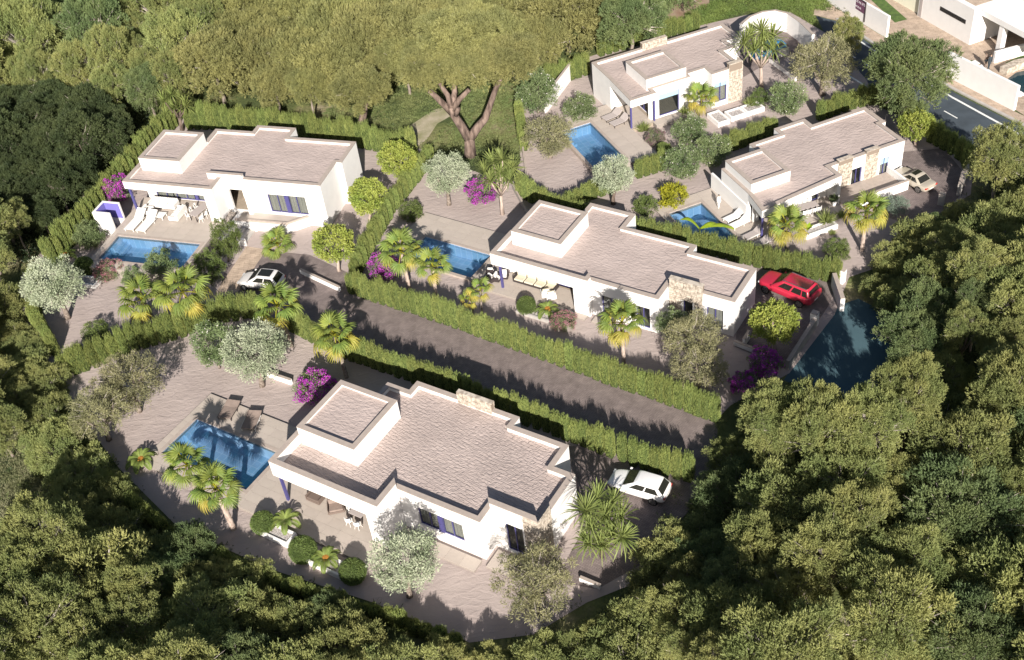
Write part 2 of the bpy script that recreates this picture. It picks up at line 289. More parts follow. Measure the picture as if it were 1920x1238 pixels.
sheet('gravel_courtyards', ESTATE, GRAVEL, 0.0, HOLES)
sheet('estate_lane', [(405,560),(425,500),(500,470),(580,478),(660,515),(690,552),(770,580),(862,611),(961,647),(1060,683),(1146,715),(1230,743),(1345,784),(1345,900),(1300,905),(1180,860),(1000,792),(820,720),(640,652),(540,612),(470,585)], PAVER, .006)
sheet('front_villa_drive', [(1062,838),(1120,830),(1250,882),(1310,912),(1290,960),(1200,1060),(1120,1105),(1040,1090),(1090,1000)], PAVER, .006)
sheet('middle_villa_drive', [(1415,500),(1572,528),(1552,576),(1472,692),(1378,650),(1385,590)], PAVER, .006)
sheet('right_villa_drive', [(1694,285),(1770,278),(1812,330),(1806,362),(1775,392),(1715,425),(1640,400),(1680,360)], PAVER, .006)
sheet('rear_villa_drive', [(1388,72),(1440,50),(1500,70),(1530,95),(1480,104),(1440,118),(1394,145),(1388,120)], PAVER, .006)
sheet('asphalt_road', [(1530,30),(1570,40),(1640,88),(1792,175),(1990,275),(1990,330),(1800,262),(1700,215),(1588,146),(1560,90)], ASPHALT, -.008)
sheet('shaded_asphalt_road', [(1556,578),(1610,560),(1760,640),(1740,760),(1600,790),(1470,712)], mat('shade_blue_asphalt', (.06, .11, .13), .9, var=.06, vscale=.5, bump=.3, bscale=60, bdist=.006), -.008)  # blue cast of skylit shade is put into this asphalt colour
sheet('tan_sidewalk', [(1540,-30),(1560,10),(1668,76),(1770,140),(1900,208),(1990,250),(1990,272),(1790,170),(1640,85),(1568,38),(1525,28)], TANPAVE, .0)
def strip(name, a, b, wd, m, z, parent=None):
    A = G(*a); B = G(*b); d = (B-A).normalized(); n = Vector((-d.y, d.x, 0))*wd/2
    o = MB().add([(A+n)[:2]+(z,), (A-n)[:2]+(z,), (B-n)[:2]+(z,), (B+n)[:2]+(z,)], [(0, 1, 2, 3)]).build(name, m); return tag(o, kind='structure')
strip('road_edge_line', (1568,48), (1645,99), .22, PAINT, .004); strip('road_edge_line', (1645,99), (1786,183), .22, PAINT, .004); strip('road_edge_line', (1786,183), (1990,295), .25, PAINT, .004)
strip('road_edge_line', (1588,140), (1700,208), .22, PAINT, .004)
for a, b in (((1560,80),(1575,90)), ((1590,100),(1604,109)), ((1618,116),(1636,129)), ((1655,142),(1675,155)), ((1770,208),(1795,222)), ((1830,240),(1860,255))): strip('lane_dash', a, b, .14, PAINT, .004)
def kerb(name, a, b, h, wd, m):
    A = G(*a); B = G(*b); d = (B-A).normalized(); n = Vector((-d.y, d.x, 0))*wd/2
    return tag(MB().prism([(A-n)[:2], (B-n)[:2], (B+n)[:2], (A+n)[:2]], -.05, h).build(name, m), kind='structure')
kerb('road_kerb', (1569,36), (1641,84), .12, .3, CONC); kerb('road_kerb', (1641.3,84.2), (1791,169), .12, .3, CONC); kerb('road_kerb', (1791.4,169.3), (1990,271), .12, .3, CONC)
sheet('neighbour_terrace_paving', [(1625,-60),(1990,-60),(1990,260),(1900,204),(1773,139),(1700,84),(1662,60),(1560,-10)], TANPAVE, .02)
sheet('neighbour_lawn', [(1618,-14),(1640,-16),(1701,37),(1678,43)], GRASSG, .03)
sheet('neighbour_lawn', [(1809,118),(1822,113),(1875,148),(1868,155)], GRASSG, .03)
sheet('neighbour_lawn', [(1990,85),(1925,100),(1885,118),(1890,135),(1990,120)], GRASSG, .03)
sheet('red_soil_patch', [(1240,22),(1262,-10),(1330,0),(1330,30),(1320,45),(1262,62)], SOIL, .0)
sheet('sandy_path', [(745,268),(770,235),(815,205),(862,196),(855,212),(820,232),(800,262),(775,280)], SAND, .0)
sheet('dry_clearing', [(-30,1060),(15,1000),(45,1020),(30,1060),(0,1080)], SAND, .0)
sheet('dry_clearing', [(1530,1240),(1550,1165),(1590,1140),(1610,1190),(1590,1260)], SAND, .0)

# ------------------------------------------------------------------ pools
for k, (F, x0, x1, y0, y1, lv) in POOLS.items():
    b = MB(); zt = lv-.02; zb = lv-1.25
    b.add([(x0,y0,zt),(x1,y0,zt),(x1,y1,zt),(x0,y1,zt),(x0,y0,zb),(x1,y0,zb),(x1,y1,zb),(x0,y1,zb)], [(4,5,6,7),(0,4,5,1)[::-1],(1,5,6,2)[::-1],(2,6,7,3)[::-1],(3,7,4,0)[::-1]])
    lab = {'A': 'blue swimming pool beside the two white loungers at the far left villa', 'B': 'blue swimming pool with two palm trunk shadows before the front villa', 'C': 'blue swimming pool left of the middle villa behind two small palms',
           'D': 'long blue swimming pool beside two grey loungers at the rear villa', 'E': 'small blue swimming pool with green banana leaves over it'}[k]
    pe = empty('swimming_pool', F.o, F.yaw, lab, 'swimming pool')
    b.build('basin', POOLT, pe)
    cp = MB(); t = .3
    for q in ((x0-t,x1+t,y0-t,y0),(x0-t,x1+t,y1,y1+t),(x0-t,x0,y0,y1),(x1,x1+t,y0,y1)): cp.box(*q, lv-.3, lv+.045)
    cp.build('rim', COPING, pe)
    MB().add([(x0,y0,lv-.1),(x1,y0,lv-.1),(x1,y1,lv-.1),(x0,y1,lv-.1)], [(0,1,2,3)]).build('water', WATER, pe)
    for sx in (x0+.9,):
        s = MB()
        for i in range(3): s.box(x0+.001, x0+.35*(3-i), y1-1.6, y1-.001, lv-1.2+.3*i, lv-.9+.3*i-.002)
        s.build('step', POOLT, pe)

# ------------------------------------------------------------------ terrace decks with tiles
tile_cache = {}
def deck(F, rects, label_floor, tw=1.2, th=.8, edge=True):
    pool = [p for p in POOLS.values() if p[0] is F][0]; hx0, hx1, hy0, hy1 = pool[1]-.3, pool[2]+.3, pool[3]-.3, pool[4]+.3
    de = empty('terrace_deck', F.o, F.yaw); tag(de, kind='structure')
    for (x0, x1, y0, y1) in rects:
        subs = [(x0, x1, y0, y1)]
        if x0 < hx1 and x1 > hx0 and y0 < hy1 and y1 > hy0:
            subs = [(x0, hx0, y0, y1), (hx1, x1, y0, y1), (max(x0, hx0), min(x1, hx1), y0, hy0), (max(x0, hx0), min(x1, hx1), hy1, y1)]
        for (a, b2, c, d) in subs:
            if b2-a < .12 or d-c < .12: continue
            MB().box(a, b2, c, d, -.01, F.F).build('slab', GROUT, de)
            nx = max(1, round((b2-a)/tw)); ny = max(1, round((d-c)/th)); sx = (b2-a)/nx; sy = (d-c)/ny
            key = (round(sx, 3), round(sy, 3))
            if key not in tile_cache:
                tile_cache[key] = MB().box(.006, sx-.006, .006, sy-.006, -.004, .03).mesh('paving_tile', TILE)
            for i in range(nx):
                for j in range(ny):
                    o = link('paving_tile', tile_cache[key], de, (a+i*sx, c+j*sy, F.F+random.uniform(-.002, .002)))
    return de
deck(FA, [(-.5, 9.6, -8.4, 2.75), (9.62, 10.18, -2.1, 1.7)], '')
sheet('entrance_path', [(462,462),(500,468),(446,548),(396,562)], TANPAVE, .010)
deck(FB, [(-12.6, -2.6, -1.85, 6.3), (-2.6, 9.0, -1.85, 2.75), (9.7, 15.8, .9, 1.9), (16.3, 19.6, 1.6, 3.2), (9.0, 9.7, -1.85, -.3)], '')
deck(FC, [(-11.9, -2.0, .0, 7.0), (-2.0, 9.0, -.55, 2.3), (9.6, 11.2, -.5, .2)], '')
deck(FD, [(-6.4, .35, -4.95, 6.0), (.35, 2.7, .4, 4.8), (2.7, 7.0, -.4, .7)], '')
deck(FE, [(-5.7, .3, -1.2, 8.9), (.3, 8.6, -.2, 2.4)], '')
# raised apron around villa A (entrance balcony, stairs down to the court)

# ------------------------------------------------------------------ villas
def offset_poly(poly, t):
    n = len(poly); out = []
    for i in range(n):
        p0 = Vector(poly[i-1]); p = Vector(poly[i]); p2 = Vector(poly[(i+1) % n]); d1 = (p-p0).normalized(); d2 = (p2-p).normalized()
        n1 = Vector((-d1.y, d1.x)); n2 = Vector((-d2.y, d2.x)); k = n1+n2; den = k.dot(n1)
        out.append(p+k*(t/den if abs(den) > 1e-6 else t))
    return [tuple(v) for v in out]
def seg_prism(mb, po, pi, qo, qi, z0, z1):
    mb.prism([po, qo, qi, pi], z0, z1)
def ring(mb, poly, t, z0, z1, openings={}, only=None):
    inn = offset_poly(poly, t); n = len(poly)
    for i in range(n):
        if only is not None and i not in only: continue
        a, b2 = Vector(poly[i]), Vector(poly[(i+1) % n]); ai, bi = Vector(inn[i]), Vector(inn[(i+1) % n]); L = (b2-a).length; d = (b2-a)/L; nn = Vector((-d.y, d.x))*t
        za = z0[i] if hasattr(z0, '__len__') else z0; zb = z1[i] if hasattr(z1, '__len__') else z1
        ops = sorted(openings.get(i, [])); cur_o, cur_i = a, ai
        for (s0, s1, oz0, oz1) in ops:
            so, si = a+d*s0, a+d*s0+nn; eo, ei = a+d*s1, a+d*s1+nn
            seg_prism(mb, cur_o, cur_i, so, si, za, zb)
            if oz0 > za+.01: seg_prism(mb, so, si, eo, ei, za, oz0)
            if oz1 < zb-.01: seg_prism(mb, so, si, eo, ei, oz1, zb)
            cur_o, cur_i = eo, ei
        seg_prism(mb, cur_o, cur_i, b2, bi, za, zb)
    return mb
def pane_window(root, p, d, s0, s1, z0, z1, nm=3, recess=.12, wide=None, blind=0., curtain=True, name='window', t=.3):
    "framed glazing in an opening of a wall running from p along d (inside on the left)"
    d = Vector(d).normalized(); n = Vector((-d.y, d.x)); p = Vector(p)
    def bx(mb, a, b2, o0, o1, za, zb):
        q = [p+d*a+n*o0, p+d*b2+n*o0, p+d*b2+n*o1, p+d*a+n*o1]; mb.prism([tuple(v) for v in q], za, zb)
    fr = MB(); w = .07; ps = [s0+(s1-s0)*i/nm for i in range(nm+1)]
    for i, x in enumerate(ps):
        ww = wide[i] if wide and i in wide else w
        if i == 0: bx(fr, x, x+ww, recess, recess+.09, z0, z1)
        elif i == nm: bx(fr, x-ww, x, recess, recess+.09, z0, z1)
        else: bx(fr, x-ww/2, x+ww/2, recess-(.12 if ww > .1 else 0), recess+.09, z0+w, z1-w)
    for i in range(nm):
        a = ps[i]+(w if i == 0 else w/2); b2 = ps[i+1]-(w if i == nm-1 else w/2)
        bx(fr, a, b2, recess, recess+.09, z0, z0+w); bx(fr, a, b2, recess, recess+.09, z1-w, z1)
    wo = fr.build(name, PURPLE, root)
    for i in range(nm):
        g = MB(); bx(g, ps[i]+.03, ps[i+1]-.03, recess+.035, recess+.05, z0+.03, z1-.03); g.build('pane', GLASS, wo)
        if blind:
            g = MB(); bx(g, ps[i]+.05, ps[i+1]-.05, recess-.02, recess-.005, z1-.07-blind*(z1-z0), z1-.07); g.build('blind', BLIND, wo)
    if curtain:
        g = MB(); k = int((s1-s0)/.14)
        for i in range(k):
            if (i*7) % 17 < 16: bx(g, s0+(s1-s0)*i/k, s0+(s1-s0)*(i+1)/k, recess+.14+.03*(i % 2), recess+.16+.03*(i % 2), z0+.03, z1-.03)
        g.build('curtain', CURTAIN, wo)
    return wo
def stones(root, p, d, L, z0, z1, holes=(), out=.02, name='stone_cladding'):
    d = Vector(d).normalized(); n = Vector((d.y, -d.x)); p = Vector(p); mb = MB(); z = z0; rr = random.Random(int(L*100)+int(z1*77))
    while z < z1-.05:
        h = min(rr.uniform(.16, .30), z1-z); 
        if z1-z-h < .08: h = z1-z
        x = 0
        while x < L-.01:
            wd = min(rr.uniform(.16, .46), L-x)
            if L-x-wd < .1: wd = L-x
            ok = not any(x+wd > a+.02 and x < b2-.02 and z+h > c+.02 and z < e-.02 for a, b2, c, e in holes)
            if ok:
                o = out+rr.uniform(.02, .09); g = .017; j = [rr.uniform(-.012, .012) for _ in range(4)]
                q = [p+d*(x+g), p+d*(x+wd-g), p+d*(x+wd-g+j[0])+n*o, p+d*(x+g+j[1])+n*(o-.008)]
                mb.prism([tuple(q[0]), tuple(q[3]), tuple(q[2]), tuple(q[1])], z+g, [z+h-g+a for a in j])
            x += wd
        z += h
    return tag(mb.build(name, STONE, root), kind='stuff')
def slabpoly(mb, poly, z0, z1):
    loops = [[Vector((p[0], p[1], 0)) for p in poly]]; tri = tessellate_polygon(loops); n = len(poly)
    vs = [(p[0], p[1], z0) for p in poly]+[(p[0], p[1], z1) for p in poly]; fs = []
    for t in tri:
        a, b2, c = (Vector(poly[i]) for i in t); cr = (b2-a).x*(c-a).y-(b2-a).y*(c-a).x
        t = t if cr > 0 else t[::-1]; fs.append(tuple(i+n for i in t)); fs.append(tuple(t[::-1]))
    fs += [(i, (i+1) % n, n+(i+1) % n, n+i) for i in range(n)]
    mb.add(vs, fs)
def villa(F, label, poly, ztop, tower, tw, fasc, openings, roofm, roofz, doors=()):
    root = empty('villa', F.o, F.yaw, label, 'house')
    n = len(poly); z0 = [F.F-.0 if i not in fasc else roofz-.55 for i in range(n)]
    for i in range(n):
        if i not in fasc: z0[i] = -.05
    wl = MB(); ring(wl, poly, .3, z0, [z-.06 for z in ztop], openings); wl.build('wall', WHITE, root)
    cp = MB(); outp = offset_poly(poly, -.02); ring(cp, outp, .40, [z-.06 for z in ztop], ztop)
    # risers closing the steps between parapets of different height
    for i in range(n):
        za, zb = ztop[i-1], ztop[i]
    cp.build('coping', COPING, root)
    rs = MB(); slabpoly(rs, offset_poly(poly, .29), roofz-.5, roofz); ro = rs.build('roof', roofm, root)
    ce = MB(); slabpoly(ce, offset_poly(poly, .28), roofz-.56, roofz-.505); ce.build('ceiling', CEIL, root)
    fl = MB(); slabpoly(fl, offset_poly(poly, .29), -.04, F.F+.02); fl.build('floor', FLOOR, root)
    x0, x1, y0, y1 = tower; tp = [(x0,y0),(x1,y0),(x1,y1),(x0,y1)]
    tb = MB(); ring(tb, tp, .3, roofz-.45, tw-.06); to = tb.build('roof_lantern', WHITE, root)
    c2 = MB(); ring(c2, offset_poly(tp, -.02), .40, tw-.06, tw); c2.build('lantern_coping', COPING, to)
    r2 = MB(); slabpoly(r2, offset_poly(tp, .29), tw-.6, tw-.28); r2.build('lantern_roof', roofm if roofm is ROOF else ROOF, to)
    return root
def wallseg(root, p, q, t, z0, z1, openings=(), name='wall', m=None):
    "free standing wall from p to q, thickness to the left"
    p = Vector(p); q = Vector(q); d = (q-p).normalized(); n = Vector((-d.y, d.x))*t; mb = MB(); cur = 0; L = (q-p).length
    def pr(a, b2, za, zb):
        if b2-a > .005: mb.prism([tuple(p+d*a), tuple(p+d*b2), tuple(p+d*b2+n), tuple(p+d*a+n)], za, zb)
    for (s0, s1, a, b2) in sorted(openings):
        pr(cur, s0, z0, z1)
        if a > z0+.01: pr(s0, s1, z0, a)
        if b2 < z1-.01: pr(s0, s1, b2, z1)
        cur = s1
    pr(cur, L, z0, z1); return mb.build(name, m or WHITE, root)

# --- front villa (B)
lo, hi = 3.95, 4.45
PB = [(0,0),(9.35,0),(9.35,2.2),(15.95,2.2),(15.95,3.5),(19.6,3.5),(19.6,8.45),(17.95,8.45),(17.95,10.6),(13.5,10.6),(13.5,11.5),(4.7,11.5),(4.7,10.45),(2.75,10.45),(2.75,8.2),(0,8.2),(0,3.0)]
ZB = [hi,hi,lo,lo,hi,lo,lo,lo,lo,lo,lo,lo,lo,lo,lo,hi,hi]
vb = villa(FB, 'front villa with woven roof, two stone clad corners and violet frames', PB, ZB, (.4,5.45,2.95,8.17), 5.25, (0,16), {2: [(1.4,5.05,.95,2.75)], 4: [(1.0,2.35,.17,2.95)]}, ROOFW, 3.5)
pane_window(vb, (9.35,2.2), (1,0), 1.4, 5.05, .95, 2.75, 4, wide={2: .35})
pane_window(vb, (15.95,3.5), (1,0), 1.0, 2.35, .17, 2.95, 2, curtain=False, name='door')
wallseg(vb, (.32,3.0), (9.04,3.0), .2, .1, 2.94, [(.8,7.2,.17,2.5)]); pane_window(vb, (.32,3.0), (1,0), .8, 7.2, .17, 2.5, 5, t=.2)
MB().box(8.1, 9.34, .02, .5, .1, 2.94).build('pillar', WHITE, vb); MB().box(.25, .43, .2, .38, .15, 2.94).build('column', PURPLE, vb)
stones(vb, (18.45,3.5), (1,0), 1.15+.07, .0, hi-.02); stones(vb, (19.6,3.5), (0,1), 1.5, .0, hi-.02)
stones(vb, (8.45+3.0,11.5), (-1,0), 3.0, 2.5, 4.6); MB().box(8.5,11.4,11.2,11.5,3.9,4.55).build('chimney_block', MORTAR, vb); stones(vb, (8.5,11.2), (1,0), 2.9, 3.6, 4.62, name='chimney_stone')
MB().box(8.45,11.45,11.19,11.56,4.56,4.64).build('chimney_cap', STONE, vb)
# --- left villa (A)
PA = [(0,0),(9.5,0),(9.5,1.95),(19.7,1.95),(19.7,5.85),(20.25,5.85),(20.25,9.45),(13.15,9.45),(13.15,11.1),(8.95,11.1),(8.95,9.95),(4.85,9.95),(4.85,7.9),(0,7.9),(0,2.9)]
va = villa(FA, 'far left villa with raised balcony, plain white walls and violet window', PA, [4.7]*15, (.7,5.1,2.45,7.5), 5.8, (0,14), {2: [(.4,2.2,.93,3.4),(4.42,8.33,1.16,3.2)]}, ROOF, 4.4)
pane_window(va, (9.5,1.95), (1,0), 4.42, 8.33, 1.16, 3.2, 4, wide={2: .42})
MB().box(8.1,11.8,1.97,2.25,4.4,5.04).build('entrance_parapet', WHITE, va); MB().box(8.08,11.82,1.94,2.28,5.04,5.1).build('parapet_coping', COPING, va)
MB().box(11.72,12.1,1.55,1.93,.9,4.36).build('pilaster', WHITE, va)
wallseg(va, (9.8,4.2), (12.3,4.2), .2, .9, 3.83, [(1.3,1.9,.93,3.1)]); pane_window(va, (9.8,4.2), (1,0), 1.3, 1.9, .93, 3.1, 1, t=.2, curtain=False, name='door')
MB().box(12.1,12.3,2.27,4.18,.93,3.83).build('recess_wall', WHITE, va)
wallseg(va, (.32,2.9), (9.18,2.9), .2, .9, 3.83, [(.6,6.2,.93,3.3)]); pane_window(va, (.32,2.9), (1,0), .6, 6.2, .93, 3.3, 5, t=.2, wide={4: .3})
MB().box(8.45,9.48,.02,.5,.93,3.83).build('pillar', WHITE, va); MB().box(.3,.5,.05,.25,.93,3.83).build('column', PURPLE, va)
wallseg(va, (9.47,.5), (9.47,1.93), .25, .93, 3.83, [(.1,.7,.95,3.2)], name='side_wall')
bal = [(10.75,.35),(16.1,.45),(17.8,1.93),(10.4,1.93),(10.4,.35)]
MB().prism(bal, -.02, .93).build('balcony', WHITE, va); bf = MB(); bf.prism([(10.9,.6),(16.0,.7),(17.4,1.9),(10.9,1.9)], .935, .95); bf.build('balcony_floor', TILE, va)
bp = MB(); bp.prism([(10.75,.35),(16.1,.45),(16.1,.67),(10.75,.57)], .93, 1.15); bp.prism([(16.11,.45),(17.8,1.93),(17.5,1.93),(16.11,.68)], .93, 1.15); bp.build('balcony_parapet', COPING, va)
st = MB()
for i in range(6): st.box(10.2+.42*i, 10.2+.42*(i+1)-.01, -1.9, .2, 0, .9-.15*i)
st.build('stairs', CONC, va); MB().box(10.15,12.9,-2.1,-1.92,0,.75).build('stair_wall', WHITE, va); MB().box(10.15,12.9,.21,.34,0,.9).build('stair_wall', WHITE, va)
# --- middle villa (C)
lo, hi = 3.6, 3.95
PC = [(0,0),(9.2,0),(9.2,.55),(15.15,.55),(15.15,2.6),(20.65,2.6),(20.65,7.1),(15.1,7.1),(15.1,8.05),(8.55,8.05),(8.55,10.05),(4.2,10.05),(4.2,8.0),(0,8.0),(0,2.6)]
vc = villa(FC, 'middle villa with cream cushion sofa terrace and one stone block by the drive', PC, [hi,hi,lo,lo,lo,lo,lo,lo,lo,lo,lo,lo,lo,hi,hi], (.7,5.45,2.5,7.3), 4.75, (0,14), {2: [(.9,2.6,.17,2.3),(4.0,5.2,.17,2.3)], 4: [(1.2,2.0,.17,2.3),(3.2,4.6,.3,2.35)]}, ROOF, 3.3)
pane_window(vc, (9.2,.55), (1,0), .9, 2.6, .17, 2.3, 2); pane_window(vc, (9.2,.55), (1,0), 4.0, 5.2, .17, 2.3, 2, curtain=False)
pane_window(vc, (15.15,2.6), (1,0), 1.2, 2.0, .17, 2.3, 1, curtain=False, name='door'); pane_window(vc, (15.15,2.6), (1,0), 3.2, 4.6, .3, 2.35, 2)
stones(vc, (15.18,2.6), (1,0), 2.85, 0, 4.3, [(1.15,2.05,0,2.3)], out=.06); MB().box(15.22,18.0,2.44,2.88,3.62,4.24).build('stone_parapet', MORTAR, vc); stones(vc, (18.05,2.6), (-1,0), 2.8, 3.35, 4.3, out=-.34, name='stone_parapet_back')
MB().box(15.18,18.03,2.42,2.9,4.245,4.31).build('stone_cap', STONE, vc)
wallseg(vc, (.32,2.5), (8.88,2.5), .2, .1, 2.73, [(.5,7.0,.17,2.4)]); pane_window(vc, (.32,2.5), (1,0), .5, 7.0, .17, 2.4, 5, t=.2)
MB().box(7.8,9.18,.02,.5,.1,2.73).build('pillar', WHITE, vc); MB().box(.55,.73,.25,.43,.15,2.73).build('column', PURPLE, vc)
# --- rear villa (D)
PD = [(.1,0),(2.95,0),(2.95,.9),(7.3,.9),(7.3,1.6),(9.3,1.6),(9.3,.1),(12.65,.1),(12.65,3.7),(14.0,3.7),(14.0,5.4),(15.7,5.4),(15.7,8.9),(.3,9.0),(.3,4.9)]
vd = villa(FD, 'rear villa with tall stone chimney pier and blue window blinds', PD, [3.9]*15, (2.5,6.95,1.2,5.55), 4.9, (0,1,14), {2: [(.75,3.05,.45,2.9)], 6: [(.25,1.7,.5,2.7)]}, ROOF, 3.6)
pane_window(vd, (2.95,.9), (1,0), .75, 3.05, .45, 2.9, 1, blind=.22, curtain=False); pane_window(vd, (9.3,.1), (1,0), .25, 1.7, .5, 2.7, 2, blind=.2)
stones(vd, (11.15,.1), (1,0), 1.6, 0, 4.4, out=.06); MB().box(11.2,12.63,-.05,.5,3.6,4.35).build('stone_pier', MORTAR, vd); MB().box(11.15,12.68,-.06,.52,4.36,4.42).build('stone_cap', STONE, vd)
stones(vd, (12.65,.1), (0,1), .9, 0, 4.4)
MB().box(6.0,8.9,8.65,9.08,3.6,4.4).build('chimney_block', MORTAR, vd); stones(vd, (6.0,8.65), (1,0), 2.9, 3.62, 4.45, name='chimney_stone'); MB().box(5.98,8.92,8.6,9.1,4.41,4.46).build('chimney_cap', STONE, vd)
wallseg(vd, (3.0,4.2), (3.0,1.2), .2, .4, 3.03, [(.2,2.2,.45,2.8)], name='side_wall'); pane_window(vd, (3.0,4.2), (0,-1), .2, 2.2, .45, 2.8, 2, t=.2, curtain=False, name='sliding_door', recess=.05)
wallseg(vd, (.62,4.9), (2.97,4.9), .2, .4, 3.03)
for cx, cy in ((.34,.5), (2.95,.55)): MB().box(cx-.08, cx+.08, cy-.08, cy+.08, .4, 3.03).build('column', PURPLE, vd)
# --- right villa (E)
PE = [(0,0),(8.7,.95),(8.7,2.65),(16.6,2.65),(16.6,6.1),(17.1,6.1),(17.1,9.2),(11.25,9.2),(11.25,10.5),(7.95,10.5),(7.95,9.45),(4.65,9.45),(4.65,7.3),(.4,7.3),(.4,2.8)]
ve = villa(FE, 'right villa with two stone clad piers and a long walled balcony', PE, [3.1]*15, (.7,4.65,2.85,7.15), 3.95, (0,14), {2: [(2.4,3.5,.12,1.85),(5.45,6.4,.12,1.95)]}, ROOF, 2.85)
pane_window(ve, (8.7,2.65), (1,0), 2.4, 3.5, .12, 1.85, 2, curtain=False); pane_window(ve, (8.7,2.65), (1,0), 5.45, 6.4, .12, 1.95, 2, blind=.35)
stones(ve, (9.5,2.65), (1,0), 1.5, 0, 3.35, out=.06); stones(ve, (12.45,2.65), (1,0), 1.35, 0, 3.35, out=.06)
for a, b2 in ((9.54,10.97), (12.49,13.77)): MB().box(a, b2, 2.5, 2.95, 2.9, 3.3).build('stone_pier', MORTAR, ve); MB().box(a-.04, b2+.04, 2.48, 2.97, 3.31, 3.36).build('stone_cap', STONE, ve)
wallseg(ve, (.7,2.4), (8.4,2.4), .2, .1, 2.28, [(.6,6.8,.12,2.0)]); pane_window(ve, (.7,2.4), (1,0), .6, 6.8, .12, 2.0, 5, t=.2, curtain=False)
MB().box(.15,.3,.15,.3,.1,2.28).build('column', PURPLE, ve); MB().box(8.35,8.68,.98,2.38,.1,2.28).build('pillar', WHITE, ve)
MB().box(8.75,14.9,-.1,2.62,.0,.3).build('balcony', COPING, ve); MB().box(8.75,14.9,-.32,-.11,-.01,.95).build('balcony_parapet', WHITE, ve); MB().box(14.91,15.1,-.32,2.62,-.01,.95).build('balcony_parapet', WHITE, ve)
MB().box(8.73,15.12,-.34,-.09,.95,1.0).build('parapet_coping', COPING, ve)
wallseg(ve, (.3,8.9), (.3,2.9), .2, .05, 1.75, name='low_wall')

# ------------------------------------------------------------------ free standing walls
def wall(label, pts, h, t=.22, m=WHITE, cap=None, z=0., name='garden_wall', cat='wall', kid=False):
    P = [G(*p, z) for p in pts]; o0 = P[0].copy(); o0.z = 0; root = empty(name, o0, 0, label, cat)
    L, Rr = [], []
    for i, p in enumerate(P):
        d = (P[min(i+1, len(P)-1)]-P[max(i-1, 0)]).normalized(); n = Vector((-d.y, d.x, 0))*t/2; L.append(p+n-o0); Rr.append(p-n-o0)
    b = MB(); c = MB()
    for i in range(len(P)-1):
        q = [Rr[i], Rr[i+1], L[i+1], L[i]]; b.prism([(v.x, v.y) for v in q], -.02, h)
        c.prism([(v.x, v.y) for v in q], h, h+.05)
    b.build('wall_body', m, root); c.build('capping', cap or COPING, root); return root
wall('low white wall edging the court of the far left villa', [(565,512),(638,546)], .45)
wall('slanting tall white wall left of the rear villa', [(1023,212),(1072,147)], 1.9)
wall('thin pale wall between the middle villa garden and its rear hedge', [(962,354),(990,405)], .5, .15, CONC)
wall('thin white boundary wall under the rear garden olive scrub', [(981,283),(989,345)], .5, .18)
wall('white gate wall right of the red car', [(1562,536),(1578,584)], 1.3, .35)
wall('white post at the hedge end beyond the red car', [(1572,527),(1583,531)], 1.3, .5)
wall('white gate post below the drive of the red car', [(1520,608),(1532,612)], 1.3, .5)
wall('long beige boundary wall above the shaded blue road', [(1528,612),(1476,694)], .9, .3, CONC)
wall('low white wall by the brown scrub below the middle villa drive', [(1376,646),(1432,668)], .4)
wall('short white post wall at the middle villa corner', [(1394,650),(1404,634)], .8)
wall('short white retaining wall by the pink flowered bougainvillea in front', [(504,706),(548,721)], .5)
wall('low white kerb wall near the lowest yucca at the front villa', [(1088,1088),(1126,1104)], .35)
wall('curved beige gate wall beside the champagne car', [(1797,368),(1803,345),(1815,330)], 1.2, .4, CONC)
wall('square beige gate post in front of the champagne car', [(1758,382),(1770,384)], 1.1, .5, CONC)
wall('tall curved white wall around the rear villa drive', [(1388,80),(1405,66),(1428,57),(1452,54),(1476,60),(1498,76),(1522,100)], 2.2, .3)
wall('low pale wall between rear drive and its gravel', [(1443,116),(1492,152)], .5)
wall('small concrete stair wall at the rear villa drive', [(1458,118),(1458,108),(1478,102)], .8, .3, CONC)
wall('white terrace edge wall in front of the rear villa pool', [tuple(x) for x in ((1190,327),(1237,300))], .25)
# shower wall of villa A
sh = empty('shower_wall', FA.o, FA.yaw, 'white outdoor shower enclosure with violet inside beside left pool', 'shower wall')
for q in ((-2.4,-.75,-2.5,-2.28), (-2.4,-.75,-.8,-.58), (-2.62,-2.401,-2.5,-.58)): MB().box(*q, 0, 2.6).build('wall_panel', WHITE, sh)
MB().box(-2.38,-.78,-.83,-.805,.9,2.56).build('violet_panel', PURPAINT, sh); MB().box(-2.395,-2.37,-2.27,-.84,.9,2.56).build('violet_panel', PURPAINT, sh)

# ------------------------------------------------------------------ planters
def planter(F, x0, x1, y0, y1, h, label, z=0., m=WHITE, fill=GRAVELW, t=.16):
    r = empty('planter', F.at((x0+x1)/2, (y0+y1)/2, z), F.yaw, label, 'planter'); a, b2 = (x1-x0)/2, (y1-y0)/2; mb = MB()
    mb.box(-a, a, -b2, -b2+t, 0, h); mb.box(-a, a, b2-t, b2, 0, h); mb.box(-a, -a+t, -b2+t, b2-t, 0, h); mb.box(a-t, a, -b2+t, b2-t, 0, h); mb.build('box', m, r)
    MB().box(-a+t, a-t, -b2+t, b2-t, 0, h-.12).build('pebbles', fill, r)
planter(FB, -.1, 3.0, -3.1, -2.0, .45, 'long white planter left of the front terrace holding first cycad')
planter(FB, 4.9, 8.2, -3.6, -2.5, .45, 'long white planter at the middle of the front terrace holding second cycad')
planter(FD, 7.95, 9.3, -3.4, -1.2, .5, 'square white pebble planter by the rear villa window', FD.F-.4)
planter(FD, 9.6, 11.3, -3.2, -1.8, .5, 'white pebble planter right of the square one at rear villa'); planter(FD, 11.4, 13.4, -3.2, -1.8, .5, 'white pebble planter farthest right under the grassy tuft')
planter(FE, 3.2, 6.5, -2.0, -1.0, .45, 'long white planter with banana plant before the dining terrace')
planter(FA, -1.0, 1.6, -10.2, -9.0, .4, 'low white planter of pink flowers below the left pool')
